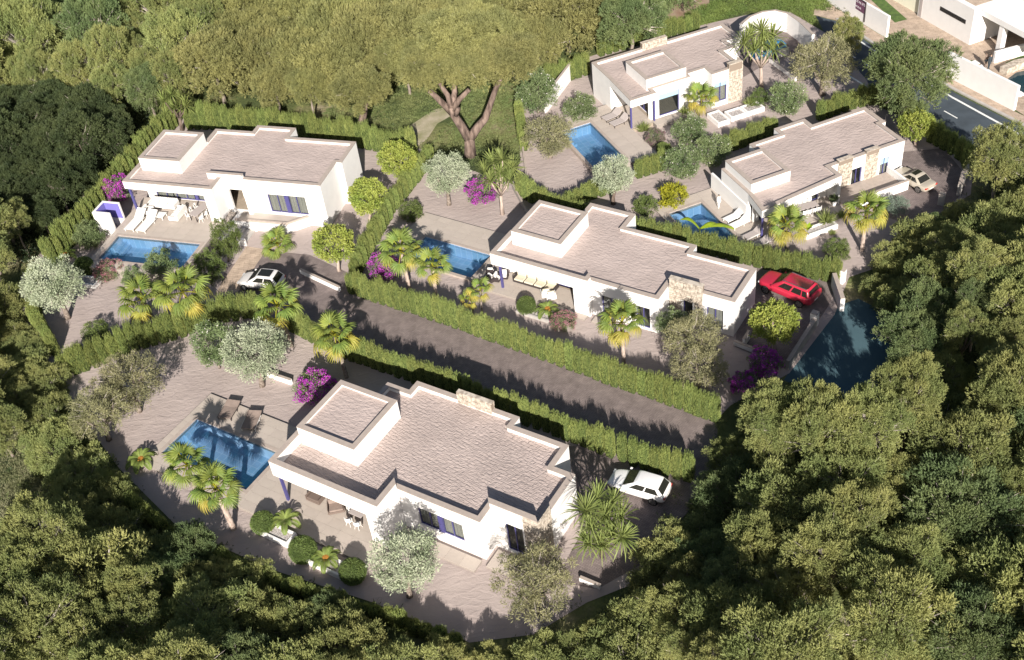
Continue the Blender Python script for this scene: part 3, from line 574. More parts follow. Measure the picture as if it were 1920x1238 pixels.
planter(FC, 3.3, 6.6, -2.0, -1.1, .3, 'low grey planter under the pink shrub at the middle villa', m=CONC)

# ------------------------------------------------------------------ cars
def car(label, a, b, col, L, W, H, style, z=.006, roofc=None):
    "a: front pixel, b: rear pixel (on the ground line through the middle)"
    A = G(*a, .5); B = G(*b, .5); c = (A+B)/2; d = A-B; yaw = math.atan2(d.y, d.x)
    r = empty('parked_car', (c.x, c.y, z), yaw, label, 'car'); pm = paint('car_paint', col); rm = pm
    h = L/2; wv = W/2
    belt = H*.60; hood = {'suv': .58, 'hatch': .55, 'sedan': .53}[style]*H
    st = {'suv': [(-1,.30,.72,.80),(-.97,.24,.80,.94),(-.8,.2,belt/H,1.),(-.3,.19,belt/H,1.),(.3,.19,belt/H*.99,1.),(.5,.19,.61,1.),(.8,.2,.565,.97),(.94,.22,.55,.84),(1,.3,.46,.55)],
          'hatch': [(-1,.30,.58,.74),(-.95,.22,.62,.92),(-.75,.18,belt/H,1.),(-.3,.17,belt/H,1.),(.2,.17,belt/H*.98,1.),(.42,.17,.60,1.),(.75,.18,.54,.95),(.93,.2,.47,.78),(1,.28,.38,.45)],
          'sedan': [(-1,.30,.56,.74),(-.95,.22,.62,.90),(-.7,.18,.64,1.),(-.3,.17,belt/H,1.),(.2,.17,belt/H*.98,1.),(.4,.17,.59,1.),(.75,.18,.53,.97),(.93,.2,.46,.86),(1,.28,.36,.62)]}[style]
    b = MB(); vs = []; k = 9
    for (x, z0, z1, ww) in st:
        zz0, zz1, yy = z0*H, z1*H, ww*wv
        half = [(yy*.86, zz0), (yy*.98, zz0+(zz1-zz0)*.22), (yy, zz0+(zz1-zz0)*.6), (yy*.96, zz0+(zz1-zz0)*.88), (yy*.78, zz1), (0, zz1+.03)]
        pts = half+[(-y, z) for y, z in half[:-1][::-1]]
        vs += [(x*h, y, z) for y, z in pts]
    n = 11; fs = [(i*n+j, i*n+(j+1), (i+1)*n+(j+1), (i+1)*n+j) for i in range(len(st)-1) for j in range(n-1)]+[(i*n+n-1, i*n, (i+1)*n, (i+1)*n+n-1) for i in range(len(st)-1)]
    fs += [tuple(range(n-1, -1, -1)), tuple((len(st)-1)*n+j for j in range(n))]; b.add(vs, fs)
    bo = b.build('body', pm, r, smooth=True); s = bo.modifiers.new('s', 'SUBSURF'); s.levels = 2; s.render_levels = 2
    # cabin
    x0, x1, x2, x3 = {'suv': (-.95, -.84, .12, .48), 'hatch': (-.96, -.72, .04, .52), 'sedan': (-.70, -.36, .06, .46)}[style]
    zb = belt-.05; zt = H; yb = wv*.90; yt = wv*.70
    def ring4(z, xa, xb, yy, rnd=.0): return [(xa*h, -yy, z), (xb*h, -yy, z), (xb*h, yy, z), (xa*h, yy, z)]
    cb = MB(); cb.add(ring4(zb, x0, x3, yb)+ring4(zt-.06, x1, x2, yt+.03)+ring4(zt, x1+.05, x2-.06, yt*.86), [(0,1,5,4),(1,2,6,5),(2,3,7,6),(3,0,4,7),(4,5,9,8),(5,6,10,9),(6,7,11,10),(7,4,8,11),(8,9,10,11)])
    cab = cb.build('cabin', pm, r, bevel=.15, smooth=True); cab.data.materials[0] = pm
    if roofc is not None: MB().box((x1+.12)*h, (x2-.06)*h, -yt*.74, yt*.74, zt+.003, zt+.014).build('sunroof', CARGLASS, r)
    def lerp(p, q, t): return [p[i]+(q[i]-p[i])*t for i in range(3)]
    def quadpane(name, c4, m=CARGLASS, off=.012):
        P = [Vector(p) for p in c4]; nn = (P[1]-P[0]).cross(P[3]-P[0]).normalized(); cen = sum(P, Vector())/4
        if nn.dot(cen-Vector((0, 0, zb))) < 0: nn = -nn
        P2 = [p+nn*off for p in P]; MB().add([*P, *P2], [(0,1,2,3),(7,6,5,4),(0,4,5,1),(1,5,6,2),(2,6,7,3),(3,7,4,0)]).build(name, m, r)
    bq = ring4(zb, x0, x3, yb); tq = ring4(zt-.06, x1, x2, yt+.03)
    def face(i, j, name, s0, s1, t0, t1):
        p0 = lerp(bq[i], bq[j], s0); p1 = lerp(bq[i], bq[j], s1); q0 = lerp(tq[i], tq[j], s0); q1 = lerp(tq[i], tq[j], s1)
        quadpane(name, [lerp(p0, q0, t0), lerp(p1, q1, t0), lerp(p1, q1, t1), lerp(p0, q0, t1)])
    face(1, 2, 'windshield', .06, .94, .16, .93); face(3, 0, 'rear_window', .09, .91, .22, .9)
    splits = {'suv': [(.05,.20),(.23,.50),(.55,.86)], 'hatch': [(.09,.45),(.49,.85)], 'sedan': [(.14,.48),(.51,.84)]}[style]
    for s0, s1 in splits: face(0, 1, 'side_window', s0, s1, .22, .9); face(2, 3, 'side_window', 1-s1, 1-s0, .22, .9)
    R0 = .34 if style != 'suv' else .38
    wt = MB(); wm = []
    for sx in (-.62, .64):
        for sy in (-1, 1):
            y = sy*(wv-.1); t = MB(); kk = 20
            ty = [(sx*h+R0*math.cos(6.2832*j/kk), y-.12*1, R0+R0*math.sin(6.2832*j/kk)) for j in range(kk)]+[(sx*h+R0*math.cos(6.2832*j/kk), y+.12, R0+R0*math.sin(6.2832*j/kk)) for j in range(kk)]
            t.add(ty, [tuple(range(kk)), tuple(range(2*kk-1, kk-1, -1))]+[(j, kk+j, kk+(j+1) % kk, (j+1) % kk) for j in range(kk)]); wo = t.build('wheel', BLACK, r)
            rr_ = MB(); yy = y+sy*.125
            cen = (sx*h, yy+sy*.02, R0)
            for q in range(5):
                an = 6.2832*q/5; dx, dz = math.cos(an), math.sin(an); px, pz = -dz*.05, dx*.05; ro = R0*.68
                P = [(cen[0]+px, yy, cen[2]+pz), (cen[0]+dx*ro+px*1.5, yy, cen[2]+dz*ro+pz*1.5), (cen[0]+dx*ro-px*1.5, yy, cen[2]+dz*ro-pz*1.5), (cen[0]-px, yy, cen[2]-pz)]
                Q = [(p[0], yy+sy*.02, p[2]) for p in P]; rr_.add(P+Q, [(0,1,2,3),(7,6,5,4),(0,4,5,1),(1,5,6,2),(2,6,7,3),(3,7,4,0)])
            ringp = []
            for rad in (R0*.6, R0*.72): ringp += [(cen[0]+rad*math.cos(6.2832*j/16), yy+sy*.015, cen[2]+rad*math.sin(6.2832*j/16)) for j in range(16)]
            rr_.add(ringp, [(j, (j+1) % 16, 16+(j+1) % 16, 16+j) for j in range(16)]); rr_.build('rim', RIM, wo)
    for sy in (-1, 1):
        MB().box(h*.925, h*.985, sy*wv*.62-.16, sy*wv*.62+.16, H*.36, H*.44).build('headlight', LAMP, r, bevel=.02)
        MB().box(-h*.99, -h*.93, sy*wv*.68-.15, sy*wv*.68+.15, H*.46, H*.56).build('tail_light', REDL, r, bevel=.02)
        MB().box(x3*h-.28, x3*h-.12, sy*(wv+.02)-.07, sy*(wv+.02)+.07, belt-.02, belt+.10).build('mirror', pm, r, bevel=.02)
    MB().box(-h*1.0, -h*.985, -.26, .26, H*.36, H*.43).build('number_plate', FRAMEW, r)
    if style == 'suv':
        for sy in (-1, 1): MB().box(x1*h+.15, x2*h-.1, sy*yt*.9-.02, sy*yt*.9+.02, zt+.0, zt+.05).build('roof_rail', RIM, r)
    return r
car('red estate car parked on the drive of the middle villa', (1437,525), (1523,561), (.45,.022,.05), 5.0, 2.05, 1.75, 'suv')
car('white hatchback parked behind the front villa near yucca', (1152,897), (1246,925), (.78,.76,.75), 4.35, 1.85, 1.5, 'hatch')
car('silver white hatchback with dark glass roof in the left court', (452,524), (530,532), (.66,.63,.61), 4.2, 1.85, 1.55, 'hatch', roofc=1)
car('champagne coloured sedan parked right of the right villa', (1679,317), (1748,354), (.42,.37,.30), 4.1, 1.75, 1.3, 'sedan', roofc=1)
car('blue car half hidden behind the yucca at the rear villa', (1410,108), (1468,84), (.03,.13,.26), 4.3, 1.85, 1.5, 'hatch', roofc=None)

# ------------------------------------------------------------------ furniture
def lounger(F, x, y, ang, label, group, fab=FABW, fr=FRAMEW, L=1.9, W=.7, z=0., up=.55):
    r = empty('sun_lounger', F.at(x, y, F.F+.032+z), F.yaw+ang, label, 'sun lounger', group)
    MB().box(0, L*.64, -W/2, W/2, .28, .34).build('seat', fab, r, bevel=.02)
    b = MB(); b.add([(-L*.36*math.cos(up), -W/2, .30+L*.36*math.sin(up)), (-.01, -W/2, .28), (-.01, W/2, .28), (-L*.36*math.cos(up), W/2, .30+L*.36*math.sin(up)),
        (-L*.36*math.cos(up)+.03, -W/2, .36+L*.36*math.sin(up)), (0, -W/2, .345), (0, W/2, .345), (-L*.36*math.cos(up)+.03, W/2, .36+L*.36*math.sin(up))], [(0,3,2,1),(4,5,6,7),(0,1,5,4),(1,2,6,5),(2,3,7,6),(3,0,4,7)])
    b.build('backrest', fab, r)
    for lx in (.1, L*.6):
        for ly in (-W/2+.03, W/2-.03): MB().box(lx-.025, lx+.025, ly-.025, ly+.025, 0, .28).build('leg', fr, r)
    MB().box(-.3, L*.64+.02, -W/2-.03, -W/2-.002, .26, .31).build('side_rail', fr, r); MB().box(-.3, L*.64+.02, W/2+.002, W/2+.03, .26, .31).build('side_rail', fr, r)
    return r
lounger(FA, 1.15, -1.0, R(-92), 'white lounger nearer the violet shower, left of the pair', 'white loungers by the left pool', L=2.9, W=.95); lounger(FA, 2.45, -1.05, R(-92), 'white lounger nearer the sofa, right of the pair', 'white loungers by the left pool', L=2.9, W=.95)
lounger(FB, -9.75, 5.6, R(-75), 'broad brown lounger at the pool corner, left one in palm shade', 'brown loungers beyond the front pool', FABB, FRAMED, 1.9, 1.15, up=.15)
lounger(FB, -7.35, 5.45, R(-68), 'broad brown lounger with pale edge, right one in palm shade', 'brown loungers beyond the front pool', FABB, FRAMEW, 1.9, 1.15, up=.15)
lounger(FD, -.1, 3.3, R(180+8), 'grey lounger farther from camera beside the long rear pool', 'grey loungers at the rear pool', FABG, FRAMED, 2.1, .95, up=.6); lounger(FD, .1, 1.95, R(180+8), 'grey lounger nearer the violet column beside the long rear pool', 'grey loungers at the rear pool', FABG, FRAMED, 2.1, .95, up=.6)
for i, (x, y, l) in enumerate(((-.2, 3.7, 'white lounger closest to the standing person, first of four'), (-.2, 2.65, 'white lounger second of four by the small right pool'), (-.1, .65, 'greyish lounger third of four in palm shade'), (.0, -.7, 'greyish lounger last of four against the hedge'))):
    lounger(FE, x, y, R(188), l, 'four loungers by the right pool', FABW if i < 2 else FABG, FRAMEW, 1.9, .72, up=.5)
def armchair(F, x, y, ang, label, fab, fr, w=.9, d=.9, group=None, n=1, z=0.):
    r = empty('sofa' if n > 1 else 'armchair', F.at(x, y, F.F+.032+z), F.yaw+ang, label, 'sofa' if n > 1 else 'armchair', group); W = w*n
    MB().box(-W/2, W/2, -d/2, d/2, .08, .26).build('base', fr, r, bevel=.02)
    for i in range(n):
        MB().box(-W/2+i*w+.06, -W/2+(i+1)*w-.06, -d/2+.03, d/2-.2, .262, .42).build('seat_cushion', fab, r, bevel=.04)
        MB().box(-W/2+i*w+.06, -W/2+(i+1)*w-.06, d/2-.32, d/2-.12, .425, .85).build('back_cushion', fab, r, bevel=.05)
    MB().box(-W/2, W/2, d/2-.11, d/2, .262, .75).build('back', fr, r, bevel=.02)
    for s in (-1, 1): MB().box(s*W/2-.06 if s < 0 else W/2-.0, s*W/2+.0 if s < 0 else W/2+.06, -d/2, d/2, .1, .55).build('armrest', fr, r, bevel=.02)
    return r
def table(F, x, y, ang, label, w, d, h, m, leg=FRAMED, z=0., name='table'):
    r = empty(name, F.at(x, y, F.F+.032+z), F.yaw+ang, label, 'table')
    MB().box(-w/2, w/2, -d/2, d/2, h-.05, h).build('table_top', m, r, bevel=.01)
    for a in (-1, 1):
        for b2 in (-1, 1): MB().box(a*(w/2-.08)-.03, a*(w/2-.08)+.03, b2*(d/2-.08)-.03, b2*(d/2-.08)+.03, 0, h-.05).build('leg', leg, r)
    return r
def chair(F, x, y, ang, label, group, m=FRAMEW):
    r = empty('chair', F.at(x, y, F.F+.032), F.yaw+ang, label, 'chair', group)
    MB().cyl((0, 0), .24, .42, .47, 14).build('seat', m, r); b = MB()
    for i in range(7):
        t = R(40+100*i/6); t2 = R(40+100*(i+.95)/6); b.prism([(.25*math.cos(t), .25*math.sin(t)), (.29*math.cos(t), .29*math.sin(t)), (.29*math.cos(t2), .29*math.sin(t2)), (.25*math.cos(t2), .25*math.sin(t2))], .5, .85)
    b.build('backrest', m, r)
    for a in (-1, 1):
        for b2 in (-1, 1): MB().tube([(a*.1, b2*.1, .42), (a*.2, b2*.2, 0)], .018, 5).build('leg', m, r)
    return r
armchair(FB, 2.2, 1.3, R(0), 'dark brown wicker armchair nearest the violet column of the front terrace', WICK, WICK, 1.1, 1.0)
armchair(FB, 4.1, 1.15, R(40), 'dark brown wicker seat with pale cushion on the front terrace', FABB, WICK, 1.1, 1.0)
table(FB, 6.1, 1.3, R(0), 'pale square dining table near the front villa pillar', 1.1, 1.0, .75, FABG)
for i, (dx, dy, a) in enumerate(((-.3, -.85, 180), (.45, -.85, 180), (-.85, .1, 90), (0, .85, 0))): chair(FB, 6.1+dx, 1.3+dy, R(a), ['white round chair left before the pale table', 'white round chair right before the pale table', 'white round chair on the column side of the pale table', 'white round chair behind the pale table near the glass'][i], 'white chairs round the pale table of the front villa')
armchair(FA, 2.4, 1.6, R(0), 'long white sofa against the glass of the left terrace', FABW, FABW, .95, 1., n=3); armchair(FA, 4.7, .3, R(90+180), 'white side sofa closing the lounge group on the left terrace', FABW, FABW, .9, 1., n=2)
table(FA, 2.9, -.2, 0, 'low white coffee table in the left terrace lounge', 1.3, .9, .35, FABW, FRAMEW)
armchair(FA, 1.4, .3, R(90), 'white pouf seat at the open side of the left lounge', FABW, FABW, .8, .9)
table(FA, 7.0, .7, R(75), 'grey dining table near the pillar of the left villa', 2.2, .95, .75, FABG)
for i in range(3):
    chair(FA, 6.3-.12*i, 1.3-.65*i, R(100), ['white chair on the sofa side, back of grey table', 'white chair on the sofa side, middle of grey table', 'white chair on the sofa side, front of grey table'][i], 'white chairs round the grey table')
    chair(FA, 7.75-.12*i, 1.1-.65*i, R(-80), ['white chair on the pillar side, back of grey table', 'white chair on the pillar side, middle of grey table', 'white chair on the pillar side, front of grey table'][i], 'white chairs round the grey table')
armchair(FC, 3.1, 1.75, R(0), 'cream cushioned four seat sofa on the middle terrace', FABC, FRAMED, .98, .95, n=4)
for i, (x, y, a) in enumerate(((-1.2, 1.4, 200), (-.7, .7, 160), (.1, 1.5, 20), (-.3, .95, 100))): armchair(FC, x, y, R(a), ['striped white armchair closest to the middle pool', 'striped white armchair with round front near the hedge side', 'striped white armchair partly behind the violet column', 'striped white armchair between the others at the column'][i], FABW, FRAMED, .62, .62, group='white armchairs at the violet column')
for i in range(2): armchair(FC, 4.6+.55*i, .85-.1*i, R(-140), ['striped cream armchair facing the long sofa, left', 'striped cream armchair facing the long sofa, right'][i], FABC, FRAMEW, .7, .7)
table(FE, 5.6, 1.35, R(-6), 'long white dining table on the right terrace', 1.9, .8, .62, FABG, FRAMEW)
for i in range(4):
    chair(FE, 4.9+.46*i, 1.98-.05*i, 0, 'white chair on the far side of the right dining table, '+['leftmost','second from left','third from left','rightmost'][i], 'white chairs on the far side of the right dining table')
    chair(FE, 4.85+.46*i, .74-.05*i, R(180), 'white chair on the near side of the right dining table, '+['leftmost','second from left','third from left','rightmost'][i], 'white chairs on the near side of the right dining table')

# ------------------------------------------------------------------ people
def person(loc, yaw, h, label, cloth, cloth2, holds=False):
    r = empty('person', loc, yaw, label, 'person'); s = h/1.75
    J = [(0,0,.98),(0,0,1.22),(0,.01,1.42),(0,.0,1.52),(0,.01,1.62),(0,.0,1.72),
         (.10,0,.92),(.12,.05,.5),(.12,.08,.08),(.12,-.07,.04),(-.10,0,.92),(-.11,-.02,.5),(-.11,-.05,.08),(-.11,-.18,.04),
         (.19,.0,1.40),(.25,.03,1.13),(.24,-.06,.90),(.24,-.1,.80),(-.19,.0,1.40),(-.26,.02,1.13),(-.24,-.08,.92),(-.23,-.12,.82)]
    E_ = [(0,1),(1,2),(2,3),(3,4),(4,5),(0,6),(6,7),(7,8),(8,9),(0,10),(10,11),(11,12),(12,13),(2,14),(14,15),(15,16),(16,17),(2,18),(18,19),(19,20),(20,21)]
    rad = [.15,.13,.15,.055,.10,.085,.09,.06,.045,.035,.09,.06,.045,.035,.06,.042,.032,.035,.06,.042,.032,.035]
    me = bpy.data.meshes.new('body'); me.from_pydata([tuple(c*s for c in p) for p in J], E_, []); me.materials.append(cloth); o = link('body', me, r)
    m = o.modifiers.new('skin', 'SKIN'); sv = me.skin_vertices[0].data
    for i, q in enumerate(rad): sv[i].radius = (q*s*(1.1 if i < 3 else 1), q*s*.8)
    sv[0].use_root = True; sb = o.modifiers.new('sub', 'SUBSURF'); sb.levels = 1; sb.render_levels = 2
    mb = MB(); mb.cyl((0, .01*s), .09*s, 1.66*s, 1.78*s, 12, .05*s); mb.build('hair', HAIR, r)
    mb = MB(); mb.cyl((0, -.06*s), .075*s, 1.53*s, 1.69*s, 12, .085*s); mb.build('face', SKIN, r)
    mb = MB(); mb.cyl((0, 0), .19*s, .75*s, 1.02*s, 14, .15*s); mb.build('shirt_hem', cloth2, r)
person(FE.at(-.55, 6.9, FE.F+.032) if False else G(1347.5, 390, .13), R(30), 1.45, 'person in white clothes standing by the small right pool', CLOTHW, CLOTHW)
person(G(1853, 131, .05), R(20), 1.75, 'person in black walking on the white stepping slabs', CLOTHD, CLOTHD)
person(G(1847, 126, .05), R(200), 1.6, 'person in brown beside the one in black on stepping slabs', mat('brown_clothes', (.22, .16, .13), .9), CLOTHD)

# ------------------------------------------------------------------ neighbour house, walls and sign (top right)
nb = empty('neighbour_house', G(1816.7, 85), 0, 'large overexposed white house with long slit window in the corner', 'house')
o0 = G(1816.7, 85)
def nlw(px, py): p = G(px, py)-o0; return (p.x, p.y)
cA, cB = Vector(nlw(1720, 30)), Vector((0., 0.)); dN = (cB-cA).normalized(); nN = Vector((-dN.y, dN.x))
if nN.y < 0: nN = -nN
cC = Vector(nlw(1842, 79)); 
def nprism(name, a0, a1, b0, b1, z0, z1, m=WHITE, par=nb):
    q = [cB+dN*a0+nN*b0, cB+dN*a1+nN*b0, cB+dN*a1+nN*b1, cB+dN*a0+nN*b1]; 
    mb = MB(); mb.prism([tuple(v) for v in q] if (q[1]-q[0]).cross(q[2]-q[1]) > 0 else [tuple(v) for v in q[::-1]], z0, z1); return mb.build(name, m, par)
LN = (cB-cA).length
nprism('wall', -LN, 0, 0, 9, 0, 3.6); nprism('roof_terrace', -LN*.45, -1.2, 1.2, 7.5, 3.605, 3.63, TANPAVE)
nprism('parapet', -LN, 0, 0, .25, 3.6, 4.0); nprism('upper_storey', -LN*1.0, -LN*.55, 3, 9, 3.64, 7.0)
wq = nprism('slit_window', -LN*.60, -LN*.12, -.03, .0, 2.0, 2.45, FRAMED); nprism('pane', -LN*.59, -LN*.13, -.04, -.031, 2.05, 2.4, GLASS, wq)
nprism('annex', -LN*2.2, -LN-.01, .3, 9, 0, 3.4, mat('pale_yellow_render', (.78, .76, .60), .85))
nprism('slot_door', -LN*.98, -LN*.93, -.03, .0, .1, 3.3, FABG); 
nprism('porch_roof', .0, 9.5, 1.0, 9, 3.1, 3.7); nprism('porch_pillar', 2.6, 3.2, 1.1, 1.7, 0, 3.1); nprism('porch_back_wall', .01, 9, 5.5, 6, 0, 3.1)
dr = nprism('glass_doors', 3.6, 8.5, 5.42, 5.49, .1, 3.0, FRAMED); 
for i in range(3): nprism('pane', 3.7+1.6*i, 5.2+1.6*i, 5.38, 5.415, .2, 2.9, GLASS, dr)
nprism('door', .8, 2.0, 5.45, 5.49, .1, 2.5, FABG)
wall('bright white street wall carrying the maroon sign', [(1548,0),(1663,70)], 2.4, .3, WHITE, WHITE)
wall('bright white street wall right of the big roadside pine', [(1773,141),(1902,207)], 2.6, .3, WHITE, WHITE)
wall('low white wall beside the walking people', [(1862,118),(1990,84)], 1.2, .3, WHITE, WHITE)
wall('rough stone retaining wall above the dark neighbour pool', [(1880,140),(1905,128),(1990,112)], .7, .9, STONE, STONE)
for i in range(8):
    x = 1824+12.2*i; y = 117+8.3*i; a = [G(x-8, y+2), G(x+4, y-3.5), G(x+14, y+3), G(x+2, y+8.5)]
    c = sum(a, Vector())/4; mb = MB(); mb.prism([((p-c).x*.93, (p-c).y*.93) for p in a], .03, .09); o = mb.build('stepping_slab', WHITE, None, (c.x, c.y, 0))
    tag(o, ['white stepping slab nearest the porch', 'second white stepping slab, at the walking people', 'third white stepping slab after the people', 'fourth white stepping slab beside the lawn strip', 'fifth white stepping slab beside the lawn strip', 'sixth white stepping slab near the dark pool', 'seventh stepping slab, in blue shade', 'last stepping slab at the picture edge'][i], 'paving slab', 'stepping slabs of the neighbour garden')
sheet('neighbour_pool_water', [(1888,150),(1905,137),(1990,118),(1990,200),(1915,176)], mat('dark_pool_water', (.01, .04, .055), .08, spec=.6), .04)
# sign
def text(body, size, parent, loc, rot, m, ext=.004):
    cu = bpy.data.curves.new('lettering', 'FONT'); cu.body = body; cu.size = size; cu.extrude = ext; cu.align_x = 'CENTER'; cu.align_y = 'CENTER'; cu.resolution_u = 2
    o = bpy.data.objects.new('lettering', cu); COL.objects.link(o); dg = bpy.context.evaluated_depsgraph_get(); me = bpy.data.meshes.new_from_object(o.evaluated_get(dg)); bpy.data.objects.remove(o)
    me.materials.clear(); me.materials.append(m); o = link('lettering', me, parent, loc); o.rotation_euler = rot; return o
A_, B_ = G(1592, 24.5), G(1623.5, 45); sa = math.atan2((B_-A_).y, (B_-A_).x); mid = (A_+B_)/2; Ls = (B_-A_).length
sg = empty('for_sale_sign', (mid.x, mid.y, 0), sa, 'maroon for sale banner sign hanging on the bright street wall', 'sign')
nb2 = -.25
MB().box(-Ls/2, Ls/2, nb2-.03, nb2, 1.2, 2.5).build('board', mat('maroon_board', (.16, .07, .12), .6), sg); MB().box(-Ls/2, Ls/2, nb2-.05, nb2+.02, 2.5, 2.6).build('top_rail', FRAMED, sg)
for s in (-1, 1): MB().box(s*Ls/2-.05, s*Ls/2+.05, nb2-.06, nb2+.03, .3 if s > 0 else 1.0, 2.6).build('post', FRAMED, sg)
LET = mat('white_lettering', (.85, .8, .83), .6)
text('SE VENDE 96 573', .40, sg, (0, nb2-.04, 2.15), (R(90), 0, 0), LET); text('PARCELAS', .28, sg, (.2, nb2-.04, 1.55), (R(90), 0, 0), LET)
# house at the far top-left corner
hl = empty('corner_house', G(20, 30), 0, 'bright white house with terracotta edge at the far corner behind pines', 'house')
mb = MB(); mb.box(-7, 4, 0, 8, 0, 3.2); mb.build('wall', WHITE, hl); MB().box(-7.2, 4.2, -.2, 8.2, 3.2, 3.4).build('roof', WHITE, hl); MB().box(3.4, 4.6, -1.2, -.3, 0, 3.0).build('chimney', TERRA, hl)
dbx = G(105, 135); db = empty('rubble_shed', (dbx.x, dbx.y, 0), .3, 'small broken shed with tan slabs and blue tarp among pines', 'shed')
mb = MB()
for i in range(14): x, y = random.uniform(-2, 2), random.uniform(-2, 2); mb.prism([(x, y), (x+.9, y+.2), (x+.8, y+.9), (x-.1, y+.6)], .1+.1*i % .6, .2+.1*i % .6)
tag(mb.build('tan_slab', SAND, db), kind='stuff'); MB().box(-2.2, -1.0, -.6, .8, 0, .9).build('blue_tarp', mat('blue_tarp', (.05, .16, .33), .6), db)

# ================================================================== vegetation
def pxm(P):
    d = np.array(P)-np.array([0, 0, HC]); return FPX/float(d@CF)
def clumps(n, squash, rmin, rmax, zlo=-1.0, rr=RNG):
    out = []
    while len(out) < n:
        d = rr.normal(size=3); d /= np.linalg.norm(d); r = rr.uniform(rmin**3, rmax**3)**(1/3); p = d*r
        if p[2] < zlo: continue
        p[2] *= squash
        if any(np.linalg.norm(p-q) < .14 for q in out) and rr.random() < .8: continue
        out.append(p)
    return np.array(out)
def crown(name, nc, cr, per, L, W, mats, fl=0., fsize=1., squash=.85, up=.25, rmin=.35, rmax=.9, zlo=-.7, spread=.6, shape=None, twig=0):
    C = clumps(nc, squash, rmin, rmax, zlo)
    if shape is not None: C = shape(C)
    rs = RNG.uniform(cr[0], cr[1], len(C)); idx = np.repeat(np.arange(len(C)), per)
    D = rdir(len(idx), .25); P = C[idx]+D*(rs[idx]*RNG.uniform(.35, 1, len(idx)))[:, None]
    O = norm(P+np.array([0, 0, .3])); LD = norm(D*.7+O*.3+RNG.normal(size=P.shape)*spread); LD[:, 2] += up; LD = norm(LD)
    Ls = L*RNG.uniform(.7, 1.25, len(P)); sets = [(leaves(P, LD, Ls, W*RNG.uniform(.8, 1.2, len(P))), 0)]
    if fl:
        n = int(len(P)*fl); k = RNG.integers(0, len(C), n); cl = RNG.permutation(len(C))[:max(3, int(len(C)*.75))]; k = cl[k % len(cl)]
        D2 = norm(rdir(n, .5)+norm(C[k])*.5); P2 = C[k]+D2*(rs[k]*RNG.uniform(.8, 1.12, n))[:, None]
        sets.append((leaves(P2, rdir(n, .5), L*fsize*RNG.uniform(.6, 1.2, n), W*fsize*1.3), 1))
    if twig:
        k = RNG.integers(0, len(C), twig); P3 = C[k]*.45; D3 = C[k]*.6+RNG.normal(size=(twig, 3))*.05; ln = np.linalg.norm(D3, axis=1)
        sets.append((leaves(P3, D3, ln+.12, .014), len(mats)-1))
    V, F, mi = join(*sets); return npmesh(name, V, F, mats, mi)
def pine_crown(name, nc, shoots, blades, m, squash=.62, bl=.085, bw=.02, rlo=.16, rhi=.27, dome=True, dead=60, gap=.2, skirt=0):
    C = []
    while len(C) < nc:
        a = RNG.uniform(0, 6.283); r = math.sqrt(RNG.uniform(0, 1))*.86; lob = 1+.16*math.sin(3*a+nc)+.1*math.sin(5*a)
        h = squash*math.sqrt(max(0, 1-r*r))*RNG.uniform(.72, 1.05)+RNG.uniform(-.06, .08)
        if RNG.random() < .32: h -= RNG.uniform(.2, .5)
        p = np.array([r*lob*math.cos(a), r*lob*math.sin(a), h-.2])
        if any(np.linalg.norm(p-q) < gap for q in C) and RNG.random() < .93: continue
        C.append(p)
    for _ in range(skirt):
        a = RNG.uniform(0, 6.283); C.append(np.array([math.cos(a)*RNG.uniform(.55, .85), math.sin(a)*RNG.uniform(.55, .85), RNG.uniform(-.75, -.1)]))
    nc += skirt; C = np.array(C); rs = RNG.uniform(rlo, rhi, nc)
    idx = np.repeat(np.arange(nc), shoots); n = len(idx); D = rdir(n, .55); Sp = C[idx]+D*(rs[idx]*RNG.uniform(.55, 1, n)*np.array([1]))[:, None]*np.array([1, 1, .8])
    A = norm(D*.8+norm(C[idx]+1e-6)*.25+np.array([0, 0, .35])+RNG.normal(size=D.shape)*.2)
    i2 = np.repeat(np.arange(n), blades); B = norm(A[i2]+RNG.normal(size=(n*blades, 3))*.42)
    sets = [(leaves(Sp[i2]+A[i2]*RNG.uniform(-.02, .05, len(i2))[:, None], B, bl*RNG.uniform(.7, 1.2, len(i2)), bw), 0)]
    k = RNG.integers(0, nc, dead); P3 = C[k]*.35+np.array([0, 0, -.25]); D3 = C[k]-P3+RNG.normal(size=(dead, 3))*.06
    sets.append((leaves(P3, D3, np.linalg.norm(D3, axis=1)*RNG.uniform(.9, 1.28, dead), .026), 1))
    V, F, mi = join(*sets); return npmesh(name, V, F, [m, DEAD], mi), C
def trunk_mesh(h, r, limbs, m=BARK, lean=(0, 0), fork=.55, cr=1.0, wob=.06, k=7):
    mb = MB(); top = Vector((lean[0], lean[1], h)); pts = [Vector((0, 0, -.1))]
    for i in range(1, 6):
        t = i/5; pts.append(Vector((lean[0]*t**1.3+random.uniform(-wob, wob), lean[1]*t**1.3+random.uniform(-wob, wob), h*fork*t)))
    mb.tube(pts, [r*1.25, r, r*.9, r*.82, r*.76, r*.7], k); base = pts[-1]
    for i in range(limbs):
        a = 6.283*i/limbs+random.uniform(-.3, .3); e = top+Vector((math.cos(a)*cr*random.uniform(.35, .75), math.sin(a)*cr*random.uniform(.35, .75), random.uniform(-.15, .35)*cr))
        mid = base.lerp(e, .5)+Vector((math.cos(a), math.sin(a), -.3))*.12*cr; mb.tube([base-Vector((0, 0, .1)), mid, e], [r*.6, r*.4, r*.14], 5)
    return mb.mesh('trunk', m, smooth=True)
